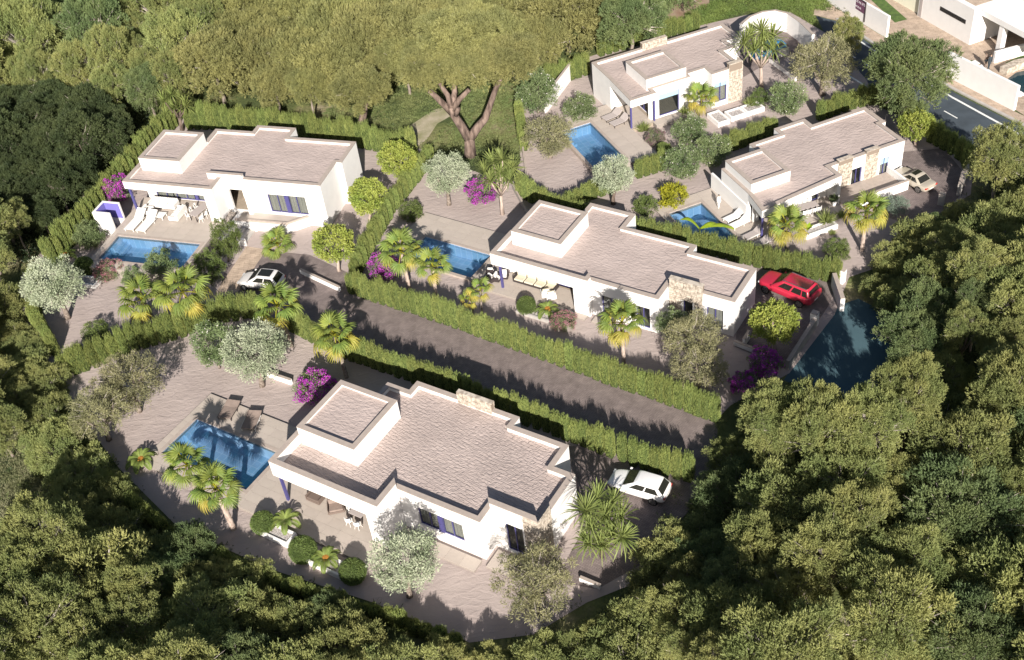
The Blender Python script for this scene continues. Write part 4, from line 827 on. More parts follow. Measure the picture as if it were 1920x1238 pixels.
def plant(name, label, cat, base, crown_px=None, rpx=50, cm=None, cscale=None, rz=None, trunk=True, tr=.16, limbs=5, bark=BARK, group=None, squash=1., pname='crown', fork=.55, z0=0.):
    B = G(*base, z0); B.z = z0; Cc = GV(*crown_px, B.y) if crown_px else None
    s = cscale or rpx/pxm((B.x, B.y, 1.5))
    root = empty(name, (B.x, B.y, z0), 0, label, cat, group)
    if Cc is None: Cc = Vector((B.x, B.y, z0+s*.75))
    off = (Cc.x-B.x, 0, Cc.z-z0)
    o = link(pname, cm, root, off, random.uniform(0, 6.28) if rz is None else rz); o.scale = (s, s, s*squash)
    if trunk: link('trunk', trunk_mesh(max(.3, off[2]), tr, limbs, bark, (off[0], 0), cr=s, fork=fork), root)
    return root
# --- crowns
OL = [crown('olive_crown', 110, (.14, .24), 110, .075, .026, [OLIVE, DEAD], squash=.85, twig=60) for _ in range(2)]
CI = [crown('citrus_crown', 130, (.10, .17), 60, .10, .052, [CITRUS], squash=.9, rmin=.6, rmax=.9, up=.3) for _ in range(2)]
SC = [crown('scrub_crown', 95, (.11, .19), 120, .07, .018, [SCRUB, DEAD], squash=.72, rmin=.3, rmax=.9, twig=110, spread=.5) for _ in range(3)]
SD = crown('dark_crown', 90, (.12, .22), 90, .08, .035, [SHRUBD], squash=1.)
SM = crown('green_crown', 90, (.13, .22), 80, .10, .035, [SHRUBM], squash=.85)
SW = crown('white_flowered_crown', 90, (.13, .24), 80, .11, .03, [SHRUBM, WHITEF], fl=.035, fsize=.7, squash=.85)
SY = crown('yellow_crown', 60, (.14, .2), 50, .14, .05, [SHRUBY], squash=.6)
SS = crown('silver_crown', 80, (.14, .22), 80, .08, .03, [SHRUBS], squash=.7)
BO = [crown('bougainvillea_crown', 60, (.12, .26), 80, .08, .04, [SHRUBM, BOUG], fl=.75, fsize=1.1, squash=.7) for _ in range(2)]
PK = crown('pink_crown', 80, (.12, .2), 80, .07, .03, [SHRUBM, PINKF], fl=.6, fsize=.9, squash=.6)
PU = crown('purple_crown', 80, (.12, .2), 80, .08, .022, [SHRUBM, PURPF], fl=.9, fsize=.9, squash=.7)
def ballmesh():
    D = rdir(9000, 0); P = D*RNG.uniform(.8, .97, 9000)[:, None]; V, F = leaves(P, norm(D+RNG.normal(size=D.shape)*.7), .085, .045)
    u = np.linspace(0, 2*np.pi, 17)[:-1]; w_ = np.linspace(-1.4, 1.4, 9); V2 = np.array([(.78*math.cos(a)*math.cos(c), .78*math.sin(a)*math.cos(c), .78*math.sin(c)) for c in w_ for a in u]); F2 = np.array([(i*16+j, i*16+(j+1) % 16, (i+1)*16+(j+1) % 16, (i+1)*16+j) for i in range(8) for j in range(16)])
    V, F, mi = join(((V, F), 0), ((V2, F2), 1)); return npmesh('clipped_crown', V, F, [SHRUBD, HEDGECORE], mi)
BALL = ballmesh()
# --- hedge plants
def hedge_mesh(seed):
    n = 2300; th = RNG.uniform(0, 6.283, n); z = RNG.uniform(0.02, 1, n)**.8; topr = np.where(z > .88, (1-(z-.88)/.12*.55), 1)
    r = RNG.uniform(.72, 1.0, n)*topr*(1+.06*np.sin(5*th+seed)); P = np.stack([np.cos(th)*r*.5, np.sin(th)*r*.46, z*.95], 1)
    D = norm(np.stack([np.cos(th)*.45, np.sin(th)*.45, np.full(n, .85)], 1)+RNG.normal(size=(n, 3))*.28)
    t = 260; P2 = np.stack([RNG.uniform(-.38, .38, t), RNG.uniform(-.36, .36, t), RNG.uniform(.82, 1.08, t)], 1); D2 = norm(np.stack([RNG.normal(size=t)*.35, RNG.normal(size=t)*.35, np.ones(t)], 1))
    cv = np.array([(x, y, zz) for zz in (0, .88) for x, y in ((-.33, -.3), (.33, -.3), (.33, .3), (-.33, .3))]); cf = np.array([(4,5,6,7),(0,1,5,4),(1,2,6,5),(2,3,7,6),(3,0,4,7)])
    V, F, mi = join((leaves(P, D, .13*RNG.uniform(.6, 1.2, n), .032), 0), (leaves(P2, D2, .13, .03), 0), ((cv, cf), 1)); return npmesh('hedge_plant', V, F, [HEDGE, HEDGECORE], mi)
HM = [hedge_mesh(i) for i in range(4)]
HCOUNT = 0
def hedge(label, pts, h=2.1, wd=1.0, sp=.78, hv=.15, z=0.):
    global HCOUNT
    P = [G(*p, z) for p in pts]; root = empty('hedge', P[0], 0, label, 'hedge'); dist = 0
    for a, b in zip(P[:-1], P[1:]):
        L = (b-a).length; n = max(1, round(L/sp)); ang = math.atan2((b-a).y, (b-a).x)
        for i in range(n):
            p = a.lerp(b, (i+.5)/n)-P[0]; o = link('hedge_plant', random.choice(HM), root, (p.x+random.uniform(-.06, .06), p.y+random.uniform(-.06, .06), 0), ang+random.choice((0, math.pi))+random.uniform(-.12, .12))
            o.scale = (sp*1.04*random.uniform(.88, 1.08), wd*random.uniform(.85, 1.05), h*random.uniform(1-hv, 1+hv)); HCOUNT += 1
hedge('outer hedge running down the left edge past the far left villa', [(335,226),(262,318),(210,378),(150,445),(95,500)], 2.5, 1.3, .95)
hedge('short shaded hedge behind the silver olive at the left edge', [(75,530),(72,610),(108,668)], 2.0, 1.2, .9)
hedge('hedge behind the roof of the far left villa', [(352,240),(480,246),(600,262),(700,280),(782,296)], 2.6, 1.1, .9)
hedge('hedge between the far left villa and the middle villa garden', [(810,300),(778,345),(738,395),(712,440),(690,480),(664,528)], 2.0, 1.1, .85)
hedge('hedge dividing the left garden from the front villa garden', [(118,706),(190,682),(265,650),(335,632),(400,606),(470,592),(492,600)], 2.3, 1.2, .85)
hedge('lane side hedge behind the front villa roof', [(545,618),(640,668),(740,702),(873,750),(960,785),(1054,819),(1136,852),(1220,882),(1300,902)], 2.25, .8, .8)
hedge('lane side hedge in front of the middle villa', [(655,546),(682,557),(770,585),(862,616),(961,652),(1060,688),(1146,720),(1230,748),(1300,774),(1348,792)], 2.25, .8, .8)
hedge('long hedge between the middle villa roof and the small right pool', [(970,362),(1040,402),(1130,430),(1230,452),(1330,478),(1430,500),(1500,515),(1575,530)], 2.05, 1.0, .85)
hedge('shaded hedge behind the silver tree in the rear garden corner', [(1062,390),(1120,368),(1165,352)], 1.6, 1.1, .9)
hedge('short bright hedge at the foot of the rear pool deck', [(1192,335),(1235,322),(1248,317)], 2.0, .8, .8)
hedge('hedge between rear villa planters and the right villa roof', [(1352,288),(1400,272),(1456,250)], 1.9, 1.1, .9)
hedge('hedge behind the roof of the right villa', [(1530,228),(1590,205),(1640,192),(1688,214),(1715,238)], 1.9, 1.1, .9)
hedge('curving hedge beside the champagne car drive', [(1738,262),(1775,283),(1806,302),(1812,318)], 2.2, 1.0, .85)
hedge('narrow tall hedge along the left edge of the rear garden', [(974,222),(978,250),(984,285)], 1.9, 1.0, .8)
hedge('hedge behind the rear villa towards the trees', [(1008,172),(1050,155),(1106,138)], 2.2, 1.0, .9); hedge('trimmed hedge in the shade behind the rear villa stone chimney', [(1120,106),(1190,86),(1270,64),(1310,55)], 1.8, 1.0, .95)
hedge('uneven shrub row added to shade the lower left lot edge', [(196,903),(250,952),(316,1006),(402,1054),(494,1092),(596,1126),(698,1158),(790,1190),(868,1220)], 1.35, 1.0, .9, .3)  # shrub row added for the shadow band along the lot, no real hedge

# --- palms
def fan_frond(m1, drop):
    V = []; F = []; mi = []
    def strip(pts, wid, side, mat_):
        n = len(V)
        for p, w_ in zip(pts, wid): V.append(np.array(p)+side*w_); V.append(np.array(p)-side*w_)
        for i in range(len(pts)-1): F.append((n+2*i, n+2*i+1, n+2*i+3, n+2*i+2)); mi.append(mat_)
    pet = [(0, 0, 0), (.3, 0, .07), (.62, 0, .05)]; strip(pet, [.02, .018, .014], np.array([0, 1, 0]), 1)
    hub = np.array([.60, 0, .05]); N_ = 24
    for i in range(N_):
        a = R(-128+256*i/(N_-1)); L = .47*(1-.25*abs(a)/2.3)*random.uniform(.86, 1.06); d = np.array([math.cos(a), math.sin(a), 0]); s = np.array([-math.sin(a), math.cos(a), .5*(-1)**i]); s /= np.linalg.norm(s)
        p0 = hub; p1 = hub+d*L*.55+np.array([0, 0, -.02+.04*math.cos(a)]); p2 = hub+d*L*.85+np.array([0, 0, -.10*drop-.02]); p3 = hub+d*L+np.array([0, 0, -.22*drop-.03])
        strip([p0, p1, p2, p3], [.006, .028, .018, .002], s, 0)
    return npmesh('frond', np.array(V), np.array(F), [m1, SHRUBY], np.array(mi))
FANS = [fan_frond(PALM, .5), fan_frond(PALM, 1.0), fan_frond(PALMY, 1.5)]
FANTR = {}
def fanpalm(label, base, cpx, rpx, nf=22, tr=.16, yellow=.2, light=False, group=None, z0=0.):
    B = G(*base, z0); Cc = GV(*cpx, B.y); s = .97*rpx/pxm((B.x, B.y, Cc.z)); root = empty('fan_palm', (B.x, B.y, z0), 0, label, 'palm tree', group); H = Cc.z-z0; ox = Cc.x-B.x
    if H > .8:
        mb = MB(); n = 9; pts = [Vector((ox*(i/n)**1.2, 0, -.1+(H+.05)*i/n)) for i in range(n+1)]
        for i in range(n):
            a, b = pts[i], pts[i+1]; mb.tube([a, a.lerp(b, .85), b], [tr*1.15, tr*.95, tr*.92], 9, cap=False)
        mb.build('trunk', BARKL if light else BARK, root, smooth=True)
        sk = MB()
        for i in range(26):
            a = random.uniform(0, 6.28); zz = H-random.uniform(.05, .7); rr = tr*1.3; sk.add([(ox+rr*math.cos(a), rr*math.sin(a), zz), (ox+rr*math.cos(a+.3), rr*math.sin(a+.3), zz), (ox+(rr+.12)*math.cos(a+.15), (rr+.12)*math.sin(a+.15), zz+.3)], [(0, 1, 2)])
        sk.build('fibre_boots', BARKD, root)
    nf = int(nf*.82)
    for i in range(nf):
        t = i/nf; az = i*2.39996+random.uniform(-.2, .2); el = R(74-104*t**.85+random.uniform(-8, 8))
        m = FANS[2] if (t > 1-yellow) else FANS[0 if t < .5 else 1]
        o = link('frond', m, root, (ox, 0, H), (random.uniform(-.4, .4), -el, az)); k = s*random.uniform(.88, 1.08); o.scale = (k, k, k)
    return root
fanpalm('fan palm left of a close pair standing on the left garden hedge', (290,604), (266,562), 52, 22); fanpalm('fan palm right of a close pair standing on the left garden hedge', (368,612), (342,548), 56, 24, light=True)
fanpalm('fan palm just below the silver white car', (547,650), (520,574), 54, 22); fanpalm('solitary fan palm on the lane hedge behind the bougainvillea', (650,708), (628,630), 52, 22, yellow=.3)
fanpalm('fan palm with yellow skirt before the middle villa windows', (1170,684), (1166,604), 50, 26, yellow=.35, light=True); fanpalm('taller fan palm beside bougainvillea left of the middle pool', (768,542), (752,472), 48, 24, light=True)
fanpalm('shorter fan palm directly in front of the middle pool', (818,560), (812,500), 40, 22, light=True)
fanpalm('small yellowish fan palm between middle pool and sofa, taller stem', (905,594), (900,545), 30, 16, .08, .4); fanpalm('small yellowish fan palm between middle pool and sofa, lower stem', (888,588), (880,562), 24, 14, .07, .4)
fanpalm('fan palm with golden lower fronds before the right dining terrace', (1476,474), (1475,424), 44, 26, yellow=.4); fanpalm('fan palm with golden lower fronds at the balcony end of right villa', (1616,470), (1625,398), 45, 26, .17, yellow=.4, light=True)
fanpalm('fan palm in front of the rear villa glass front', (1314,226), (1315,186), 36, 22, .13, yellow=.35)
fanpalm('dark green fan palm next to the cycad at the front pool edge', (374,940), (350,872), 50, 24, .17, .05); fanpalm('dark green fan palm with shaggy pale trunk by the front pool corner', (438,992), (404,915), 52, 26, .2, .05, light=True)
fanpalm('low stemless fan palm in the gravel below the left villa balcony', (520,468), (520,460), 36, 24, yellow=.0)
def feather():
    V, F, mi = [], [], []; n = 14
    pts = [np.array([.95*t*math.cos(.5*t*t), 0, .42*t-.50*t*t*t]) for t in np.linspace(0, 1, n)]
    for i in range(n-1):
        k = len(V); V += [pts[i]+[0, .012, 0], pts[i]-[0, .012, 0], pts[i+1]-[0, .01, 0], pts[i+1]+[0, .01, 0]]; F.append((k, k+1, k+2, k+3)); mi.append(0)
    for q in range(36):
        t = .1+.88*q/35; f = t*(n-1); i = min(int(f), n-2); p = pts[i]+(pts[i+1]-pts[i])*(f-i); d = norm(pts[i+1]-pts[i]); L = .19*math.sin(math.pi*(t*.85+.12))**.6
        for s in (-1, 1):
            v = norm(d*.45+np.array([0, s, .28])); k = len(V); w_ = d*.017; V += [p-w_, p+v*L*.5-w_*1.2, p+v*L, p+v*L*.5+w_*1.2]; F.append((k, k+1, k+2, k+3)); mi.append(0)
    return npmesh('frond', np.array(V), np.array(F), [CYCAD], np.array(mi))
FEA = feather()
CONEM = mat('orange_cone', (.45, .22, .04), .9, col2=(.25, .1, .02), vscale=20)
def cycad(label, base, rpx, nf=20, cone=True, z0=.3):
    B = G(*base, z0); s = rpx/pxm(B); root = empty('cycad', B, 0, label, 'cycad'); nf = int(nf*.72); mb = MB(); mb.cyl((0, 0), .16, -.3, .25, 10, .13); mb.build('stem', BARKD, root)
    if cone:
        c = MB()
        for i in range(60):
            a = i*2.4; r = .22*math.sqrt(i/60); z = .42-.9*r*r*2; x, y = r*math.cos(a), r*math.sin(a); x *= 1.25; y *= 1.25; c.prism([(x-.04, y-.04), (x+.04, y-.04), (x+.04, y+.04), (x-.04, y+.04)], z-.1, z+.06)
        c.build('cone', CONEM, root)
    for i in range(nf):
        o = link('frond', FEA, root, (0, 0, .25), (0, R(random.uniform(2, 10)) if i % 2 else R(random.uniform(-22, -12)), i*6.283/nf+random.uniform(-.08, .08))); k = s*random.uniform(.95, 1.1)*(1.08 if i % 2 else .85); o.scale = (k, k*1.15, k)
cycad('cycad with orange cone nearest the front pool corner palms', (267,866), 34, 22, z0=.2); cycad('cycad without cone in the left planter of the front terrace', (537,980), 34, 18, False, .45)
cycad('cycad with orange cone in the middle planter of the front terrace', (613,1052), 34, 22, True, .45); cycad('cycad with orange cone before the middle villa sofa', (1027,585), 27, 20, True, .2); cycad('cycad partly behind the silver olive left of the left pool', (125,482), 26, 18, True, .2)
# --- yuccas / dragon trees
def rosette(n=64, L=1., w=.055, up=.9):
    V, F = [], []
    for i in range(n):
        az = i*2.39996; t = i/n; el = R(80-95*t+random.uniform(-8, 8)); d = np.array([math.cos(az)*math.cos(el), math.sin(az)*math.cos(el), math.sin(el)]); s = np.array([-math.sin(az), math.cos(az), 0]); l = L*random.uniform(.8, 1.05)
        g = np.array([0, 0, -1]); p = [d*.04, d*l*.45+g*.02*l, d*l*.8+g*.12*l*(t+.2), d*l+g*.3*l*(t+.15)]; ww = [w*.35, w*.5, w*.4, .004]
        k = len(V)
        for q, a in zip(p, ww): V += [q+s*a, q-s*a]
        for j in range(3): F.append((k+2*j, k+2*j+1, k+2*j+3, k+2*j+2))
    return npmesh('leaf_rosette', np.array(V), np.array(F), [YUCCA])
ROS = [rosette(), rosette(52, 1., .07)]
def yucca(label, base, heads, rpx, tr=.16, bark=BARKL, fork=.45, name='dragon_tree', cat='dragon tree'):
    B = G(*base); root = empty(name, B, 0, label, cat); P = []
    for (hx, hy, dy) in heads:
        p = GV(hx, hy, B.y+dy)-B; P.append(p)
    c = sum(P, Vector())/len(P); f = Vector((c.x*fork, c.y*fork, c.z*fork)); mb = MB(); mb.tube([(0, 0, -.1), f*.5, f], [tr*1.4, tr, tr*.9], 9)
    for p in P: mb.tube([f-Vector((0, 0, .05)), f.lerp(p, .5)+Vector((p.x-f.x, p.y-f.y, 0))*.12, p], [tr*.7, tr*.5, tr*.35], 7)
    mb.build('trunk', bark, root, smooth=True); s = rpx/pxm(B)
    for i, p in enumerate(P):
        o = link('leaf_rosette', ROS[i % 2], root, p, (random.uniform(-.3, .3), random.uniform(-.3, .3), random.uniform(0, 6.28))); k = s*random.uniform(.9, 1.1); o.scale = (k,)*3
yucca('many headed dragon tree with pale trunk between the middle pool and rear garden', (942,402), [(908,322,.3),(925,305,.8),(942,300,0),(960,315,.5),(955,338,-.6),(920,340,-.8),(938,325,-.3)], 30)
yucca('tall dragon tree with pale forked trunk behind the rear villa pier', (1428,165), [(1395,82,0),(1408,66,.8),(1428,58,.3),(1448,72,.6),(1450,95,-.4),(1415,95,-.8),(1430,82,-.4)], 32, .18)
yucca('smaller dragon tree behind the left villa roof lantern', (342,245), [(308,190,0),(322,178,.5),(340,185,.3),(348,200,-.3),(325,203,-.5)], 24, .18, BARKD)
yucca('spiky yucca clump beside the white hatchback', (1128,1046), [(1098,958,.2),(1120,935,1.4),(1148,942,1.2),(1165,970,.6),(1110,990,-.6),(1150,1000,-.3),(1128,1022,-1.0),(1134,968,.4),(1166,1008,-.8),(1104,1020,-1.1)], 42, .1, BARKD, .25, 'yucca', 'yucca')
# --- tufts
def tuftmesh():
    n = 170; az = RNG.uniform(0, 6.283, n); el = RNG.uniform(.35, 1.35, n); D = np.stack([np.cos(az)*np.cos(el), np.sin(az)*np.cos(el), np.sin(el)], 1); V, F = leaves(D*.03, D, RNG.uniform(.7, 1.05, n), .05); return npmesh('blades', V, F, [YUCCA])
TUFT = tuftmesh()
for (l, p, r, z) in (('bright grassy tuft beside the violet column of the rear pool deck', (1207,246), 22, .2), ('dark spiky tuft under the glass corner of the rear villa', (1284,216), 20, .2), ('grassy tuft behind the farthest pebble planter', (1405,200), 20, .2), ('small spiky tuft below the purple shrub in the rear garden', (1252,282), 16, 0),
                     ('broad grassy tuft in the planter before the right dining terrace', (1549,418), 30, .4), ('reddish spiky tuft right of the planter at right villa', (1578,408), 18, 0), ('grassy tuft with yellow tips left of the round bush in the shade', (1560,440), 12, 0)):
    B = G(*p, z); s = r/pxm(B); ro = empty('grass_tuft', B, 0, l, 'ornamental grass'); o = link('blades', TUFT, ro, (0, 0, 0), random.uniform(0, 6)); o.scale = (s,)*3
# --- banana plant
bB = G(1312, 452); br = empty('banana_plant', bB, 0, 'banana plant with three bright leaves leaning over the small right pool', 'banana plant'); BAN = leafm('banana_leaf', (.33, .42, .03), (.25, .36, .03), .05, .35)
MB().tube([(0, 0, 0), (0, .1, 1.3)], [.12, .07], 7).build('stem', SHRUBM, br)
for (qx, qy, L) in ((1296, 414, 1), (1330, 428, 1), (1362, 434, 1)):
    e = GV(qx-20 if qx < 1300 else qx+22, qy-3, bB.y+.9)-bB; st = Vector((0, .1, 1.3)); mb = MB(); vs = []
    for i in range(9):
        t = i/8; p = st.lerp(e, t)+Vector((0, 0, .5*math.sin(t*3.14))); w_ = .27*math.sin(3.14*min(1, t*.93+.05))**.7; vs += [p+Vector((.05, w_, -.06)), p, p+Vector((-.05, -w_, -.06))]
    mb.add(vs, [(3*i+j, 3*i+j+1, 3*i+4+j, 3*i+3+j) for i in range(8) for j in (0, 1)]); mb.build('leaf', BAN, br)
pB = FE.at(3.7, -1.5, .4); pr = empty('canna_plant', pB, 0, 'broad leaved bright green plant in the long white planter', 'plant')
for i in range(7):
    a = i*.9; mb = MB(); vs = []
    for j in range(6):
        t = j/5; p = Vector((math.cos(a)*t*.5, math.sin(a)*t*.5, .15+.9*t-.35*t*t)); w_ = .14*math.sin(3.1*min(1, t*.9+.08)); s_ = Vector((-math.sin(a), math.cos(a), 0))*w_; vs += [p+s_, p-s_]
    mb.add(vs, [(2*j, 2*j+1, 2*j+3, 2*j+2) for j in range(5)]); mb.build('leaf', BAN, pr)

# --- named garden trees and shrubs
P_ = plant
P_('olive_tree', 'silver olive tree at the left edge with leaning trunk', 'olive tree', (128,597), (100,530), 60, OL[0], tr=.24, limbs=6)
P_('olive_tree', 'silver olive tree in the front garden behind the brown loungers', 'olive tree', (492,724), (480,660), 66, OL[1], tr=.22)
P_('olive_tree', 'round silver olive tree before the window of the front villa', 'olive tree', (768,1118), (760,1046), 70, OL[0], tr=.2)
P_('olive_tree', 'silver olive tree left of the middle pool bougainvillea', 'olive tree', (842,384), (836,326), 46, OL[1], tr=.2)
P_('olive_tree', 'pale silver olive tree between the rear pool and shaded hedge', 'olive tree', (1150,383), (1150,326), 42, OL[0], tr=.2, bark=BARKD)
P_('orange_tree', 'yellow green citrus tree farther from camera right of the left villa', 'citrus tree', (748,345), (744,298), 38, CI[0], bark=BARKL)
P_('orange_tree', 'yellow green citrus tree touching the right wall of the left villa', 'citrus tree', (694,412), (690,368), 40, CI[1], bark=BARKL)
P_('orange_tree', 'yellow green citrus tree before the left villa balcony', 'citrus tree', (636,508), (626,456), 42, CI[0], bark=BARKL)
P_('orange_tree', 'yellow green citrus tree below the red car', 'citrus tree', (1452,655), (1451,606), 48, CI[1], bark=BARKL)
P_('orange_tree', 'yellow green citrus tree behind the champagne car', 'citrus tree', (1717,272), (1718,232), 35, CI[0], bark=BARKL)
P_('mastic_tree', 'large brownish olive scrub tree at the left end of the front garden, upper mass', 'tree', (262,772), (240,715), 70, SC[0], tr=.2, limbs=7)
P_('mastic_tree', 'large brownish olive scrub tree at the left end of the front garden, lower mass', 'tree', (205,825), (185,770), 62, SC[1], tr=.2, limbs=7)
P_('mastic_tree', 'brownish green scrub tree before the stone block of the middle villa, upper mass', 'tree', (1308,688), (1300,632), 60, SC[2], tr=.16, limbs=7)
P_('mastic_tree', 'brownish green scrub tree before the stone block of the middle villa, lower mass', 'tree', (1308,735), (1312,690), 58, SC[0], tr=.16, limbs=7)
P_('mastic_tree', 'dark feathery scrub tree before the stone corner of the front villa', 'tree', (1012,1152), (1005,1090), 86, SC[1], tr=.16, limbs=7)
P_('mastic_tree', 'big brown green scrub tree right of the rear dragon tree', 'tree', (1542,178), (1545,118), 66, SC[2], tr=.3, limbs=8)
P_('mastic_tree', 'brown green scrub tree left of the rear pool', 'tree', (1032,296), (1030,256), 52, SC[0], tr=.2, limbs=7)
P_('bougainvillea', 'magenta bougainvillea behind the violet shower of the left villa', 'bougainvillea', (215,378), (217,356), 34, BO[0], trunk=False)
P_('bougainvillea', 'magenta bougainvillea at the foot of the forked dragon tree', 'bougainvillea', (902,378), (904,360), 36, BO[1], trunk=False, squash=.8)
P_('bougainvillea', 'magenta bougainvillea beside the tall palm left of the middle pool', 'bougainvillea', (718,520), (718,500), 38, BO[0], trunk=False, squash=.8)
P_('bougainvillea', 'magenta bougainvillea left of the front villa roof lantern', 'bougainvillea', (590,745), (590,724), 42, BO[1], trunk=False)
P_('bougainvillea', 'magenta bougainvillea by the boundary wall below the red car, upper plant', 'bougainvillea', (1440,700), (1432,680), 38, BO[0], trunk=False)
P_('bougainvillea', 'magenta bougainvillea by the boundary wall below the red car, lower plant', 'bougainvillea', (1402,736), (1398,722), 34, BO[1], trunk=False)
P_('oleander', 'pink flowering shrub in the low planter below the left pool', 'shrub', (205,520), (205,508), 31, PK, trunk=False)
P_('oleander', 'pink flowering shrub right of the cycad before the middle villa', 'shrub', (1057,617), (1057,603), 28, PK, trunk=False)
P_('purple_shrub', 'dull purple flowering shrub on the edge of the rear pool deck', 'shrub', (1228,268), (1228,258), 22, PU, trunk=False)
for l, b, r in (('round clipped shrub leftmost of three by the front terrace', (497,992), 24), ('round clipped shrub in the middle of three by the front terrace', (572,1044), 28), ('round clipped shrub rightmost of three by the front terrace', (665,1084), 27),
                ('round clipped shrub left of the cycad at the middle villa', (988,584), 19), ('dark round clipped shrub left of the pink planter by the left pool', (163,512), 20), ('small round yellow green shrub at the corner of the rear deck', (1243,287), 13)):
    P_('clipped_shrub', l, 'shrub', b, None, r, BALL, trunk=False)
P_('dark_conifer', 'tall dark green shrub standing by the left villa stairs', 'shrub', (428,490), (424,448), 32, SD, squash=1.5, tr=.1); P_('dark_conifer', 'tall dark green shrub just below its twin by the left pool corner', 'shrub', (396,532), (392,500), 30, SD, squash=1.4, tr=.1)
P_('leafy_shrub', 'rounded green shrub left of the left pool', 'shrub', (168,458), (168,440), 32, SM, trunk=False); P_('leafy_shrub', 'blue green leafy shrub overlapping the near edge of the left pool', 'shrub', (302,516), (302,494), 34, SM, trunk=False)
P_('leafy_shrub', 'low leafy shrub under the left palm of the close pair', 'shrub', (252,530), (252,520), 26, SM, trunk=False); P_('leafy_shrub', 'dark leafy shrub alone on the gravel above the dividing hedge', 'shrub', (182,636), (182,626), 30, SD, trunk=False)
P_('leafy_shrub', 'small shaded shrub left of the tall palm at the middle pool', 'shrub', (775,405), (772,398), 26, SD, trunk=False)
P_('oleander_tree', 'tall white flowered oleander left of the slanting white wall', 'shrub', (1010,212), (1006,172), 42, SW, tr=.12, squash=1.2); P_('oleander_tree', 'white flowered oleander behind the rear pool', 'shrub', (1092,222), (1088,204), 34, SW, trunk=False)
P_('oleander_tree', 'white flowered tree in front of the rear villa, upper one', 'shrub', (1298,272), (1294,246), 36, SW, tr=.1); P_('oleander_tree', 'white flowered tree by the shaded passage, right of two lower ones', 'shrub', (1342,305), (1336,282), 36, SW, tr=.1); P_('oleander_tree', 'white flowered tree by the bright short hedge, left of two lower ones', 'shrub', (1282,326), (1278,304), 38, SW, tr=.1)
P_('oleander_tree', 'round white flowered tree right of the pebble planters', 'shrub', (1478,212), (1476,184), 38, SW, tr=.1); P_('oleander_tree', 'pale flowered oleander beside the front garden olive', 'shrub', (412,690), (402,644), 48, SW, tr=.1)
P_('oleander_tree', 'dark leafy oleander against the stone block of the middle villa', 'shrub', (1265,650), (1262,608), 34, SW, tr=.1)
P_('leafy_shrub', 'green bush between grassy tuft and rear dragon tree', 'shrub', (1424,198), (1424,184), 20, SD, trunk=False)
P_('yellow_shrub', 'low yellow leaved shrub left of the small right pool', 'shrub', (1262,380), (1262,368), 34, SY, trunk=False); P_('leafy_shrub', 'dark low shrub beneath the yellow shrub against the hedge', 'shrub', (1210,395), (1210,388), 26, SD, trunk=False)
P_('silver_shrub', 'silvery blue shrub at the balcony foot of the right villa', 'shrub', (1682,402), (1680,386), 26, SS, trunk=False); P_('leafy_shrub', 'dark round shrub in gravel at the hedge end below the right villa', 'shrub', (1570,478), (1570,470), 28, SD, trunk=False)
P_('potted_plant', 'small potted green plant on the right dining terrace', 'potted plant', (1564,378), (1564,372), 10, SM, trunk=False, z0=.5)
pp = empty('plant_pot', G(1564, 385, .15), 0, 'white round pot holding the small green plant on the right terrace', 'pot'); MB().cyl((0, 0), .15, 0, .5, 14, .2).build('pot_body', WHITE, pp)

# --- pines
PV = []
for i in range(5):
    cm, C = pine_crown('pine_crown', 56+6*i, 120, 6, PINE if i != 3 else PINEB, squash=.55+.08*(i % 3), rlo=.11, rhi=.24, gap=.21, skirt=24, bl=.05, bw=.0125, dead=150); PV.append(cm)
UV = [pine_crown('umbrella_crown', 130, 42, 8, PINEL, squash=.42, bl=.075, bw=.013, rlo=.11, rhi=.19, gap=.15, dead=40, skirt=46)[0] for _ in range(2)]
SHADE_NEEDLE = leafm('hollow_shade_needles', (.10, .125, .05), (.05, .07, .03), .12)  # pine needles coloured dark to stand in for the shade of the hollow
SHADE_CR = [pine_crown('shade_dark_crown', 60, 90, 6, SHADE_NEEDLE, squash=.7, rlo=.12, rhi=.24, gap=.21, skirt=24, bl=.06, bw=.016, dead=30)[0] for _ in range(2)]
TRK = [trunk_mesh(1., .045, 7, BARK, (0, 0), .6, .55, .02) for _ in range(3)]
def pine(label, group, x, y, H, Rr, cm, name='pine_tree', zs=1.15):
    root = empty(name, (x, y, -.05), 0, label, 'pine tree', group); o = link('crown', cm, root, (0, 0, H-Rr*.45), random.uniform(0, 6.28)); o.scale = (Rr, Rr, Rr*zs*random.uniform(.85, 1.15))
    t = link('trunk', random.choice(TRK), root, (0, 0, 0), random.uniform(0, 6.28)); t.scale = (Rr*1.3, Rr*1.3, H-Rr*.3)
def inpoly(px, py, poly):
    c = False; n = len(poly)
    for i in range(n):
        x1, y1 = poly[i]; x2, y2 = poly[(i+1) % n]
        if (y1 > py) != (y2 > py) and px < (x2-x1)*(py-y1)/(y2-y1)+x1: c = not c
    return c
def project(p):
    d = np.array(p, float)-np.array([0, 0, HC]); return 960+FPX*(d@CX)/(d@CF), 619-FPX*(d@CU)/(d@CF)
TREES = []
KEEP = [(300,215),(345,192),(450,196),(560,212),(640,222),(690,180),(745,158),(830,148),(900,150),(960,120),(1040,122),(1105,105),(1240,66),(1400,28),(1480,20),(1545,40),(1570,30),(1640,70),(1990,240),(1990,330),(1830,268),(1832,335),(1802,362),(1765,388),(1700,398),(1660,440),(1635,500),(1600,525),(1600,560),(1650,600),(1655,650),(1640,715),(1600,745),(1530,722),(1470,712),(1430,745),(1375,755),(1330,800),(1318,870),(1300,905),(1262,930),(1232,962),(1198,1000),(1180,1060),(1130,1112),(1080,1130),(1000,1190),(930,1200),(850,1190),(760,1158),(650,1120),(560,1088),(500,1050),(420,1008),(330,968),(270,920),(230,868),(190,830),(140,770),(125,700),(90,640),(52,560),(70,500),(125,430),(178,365),(240,285)]
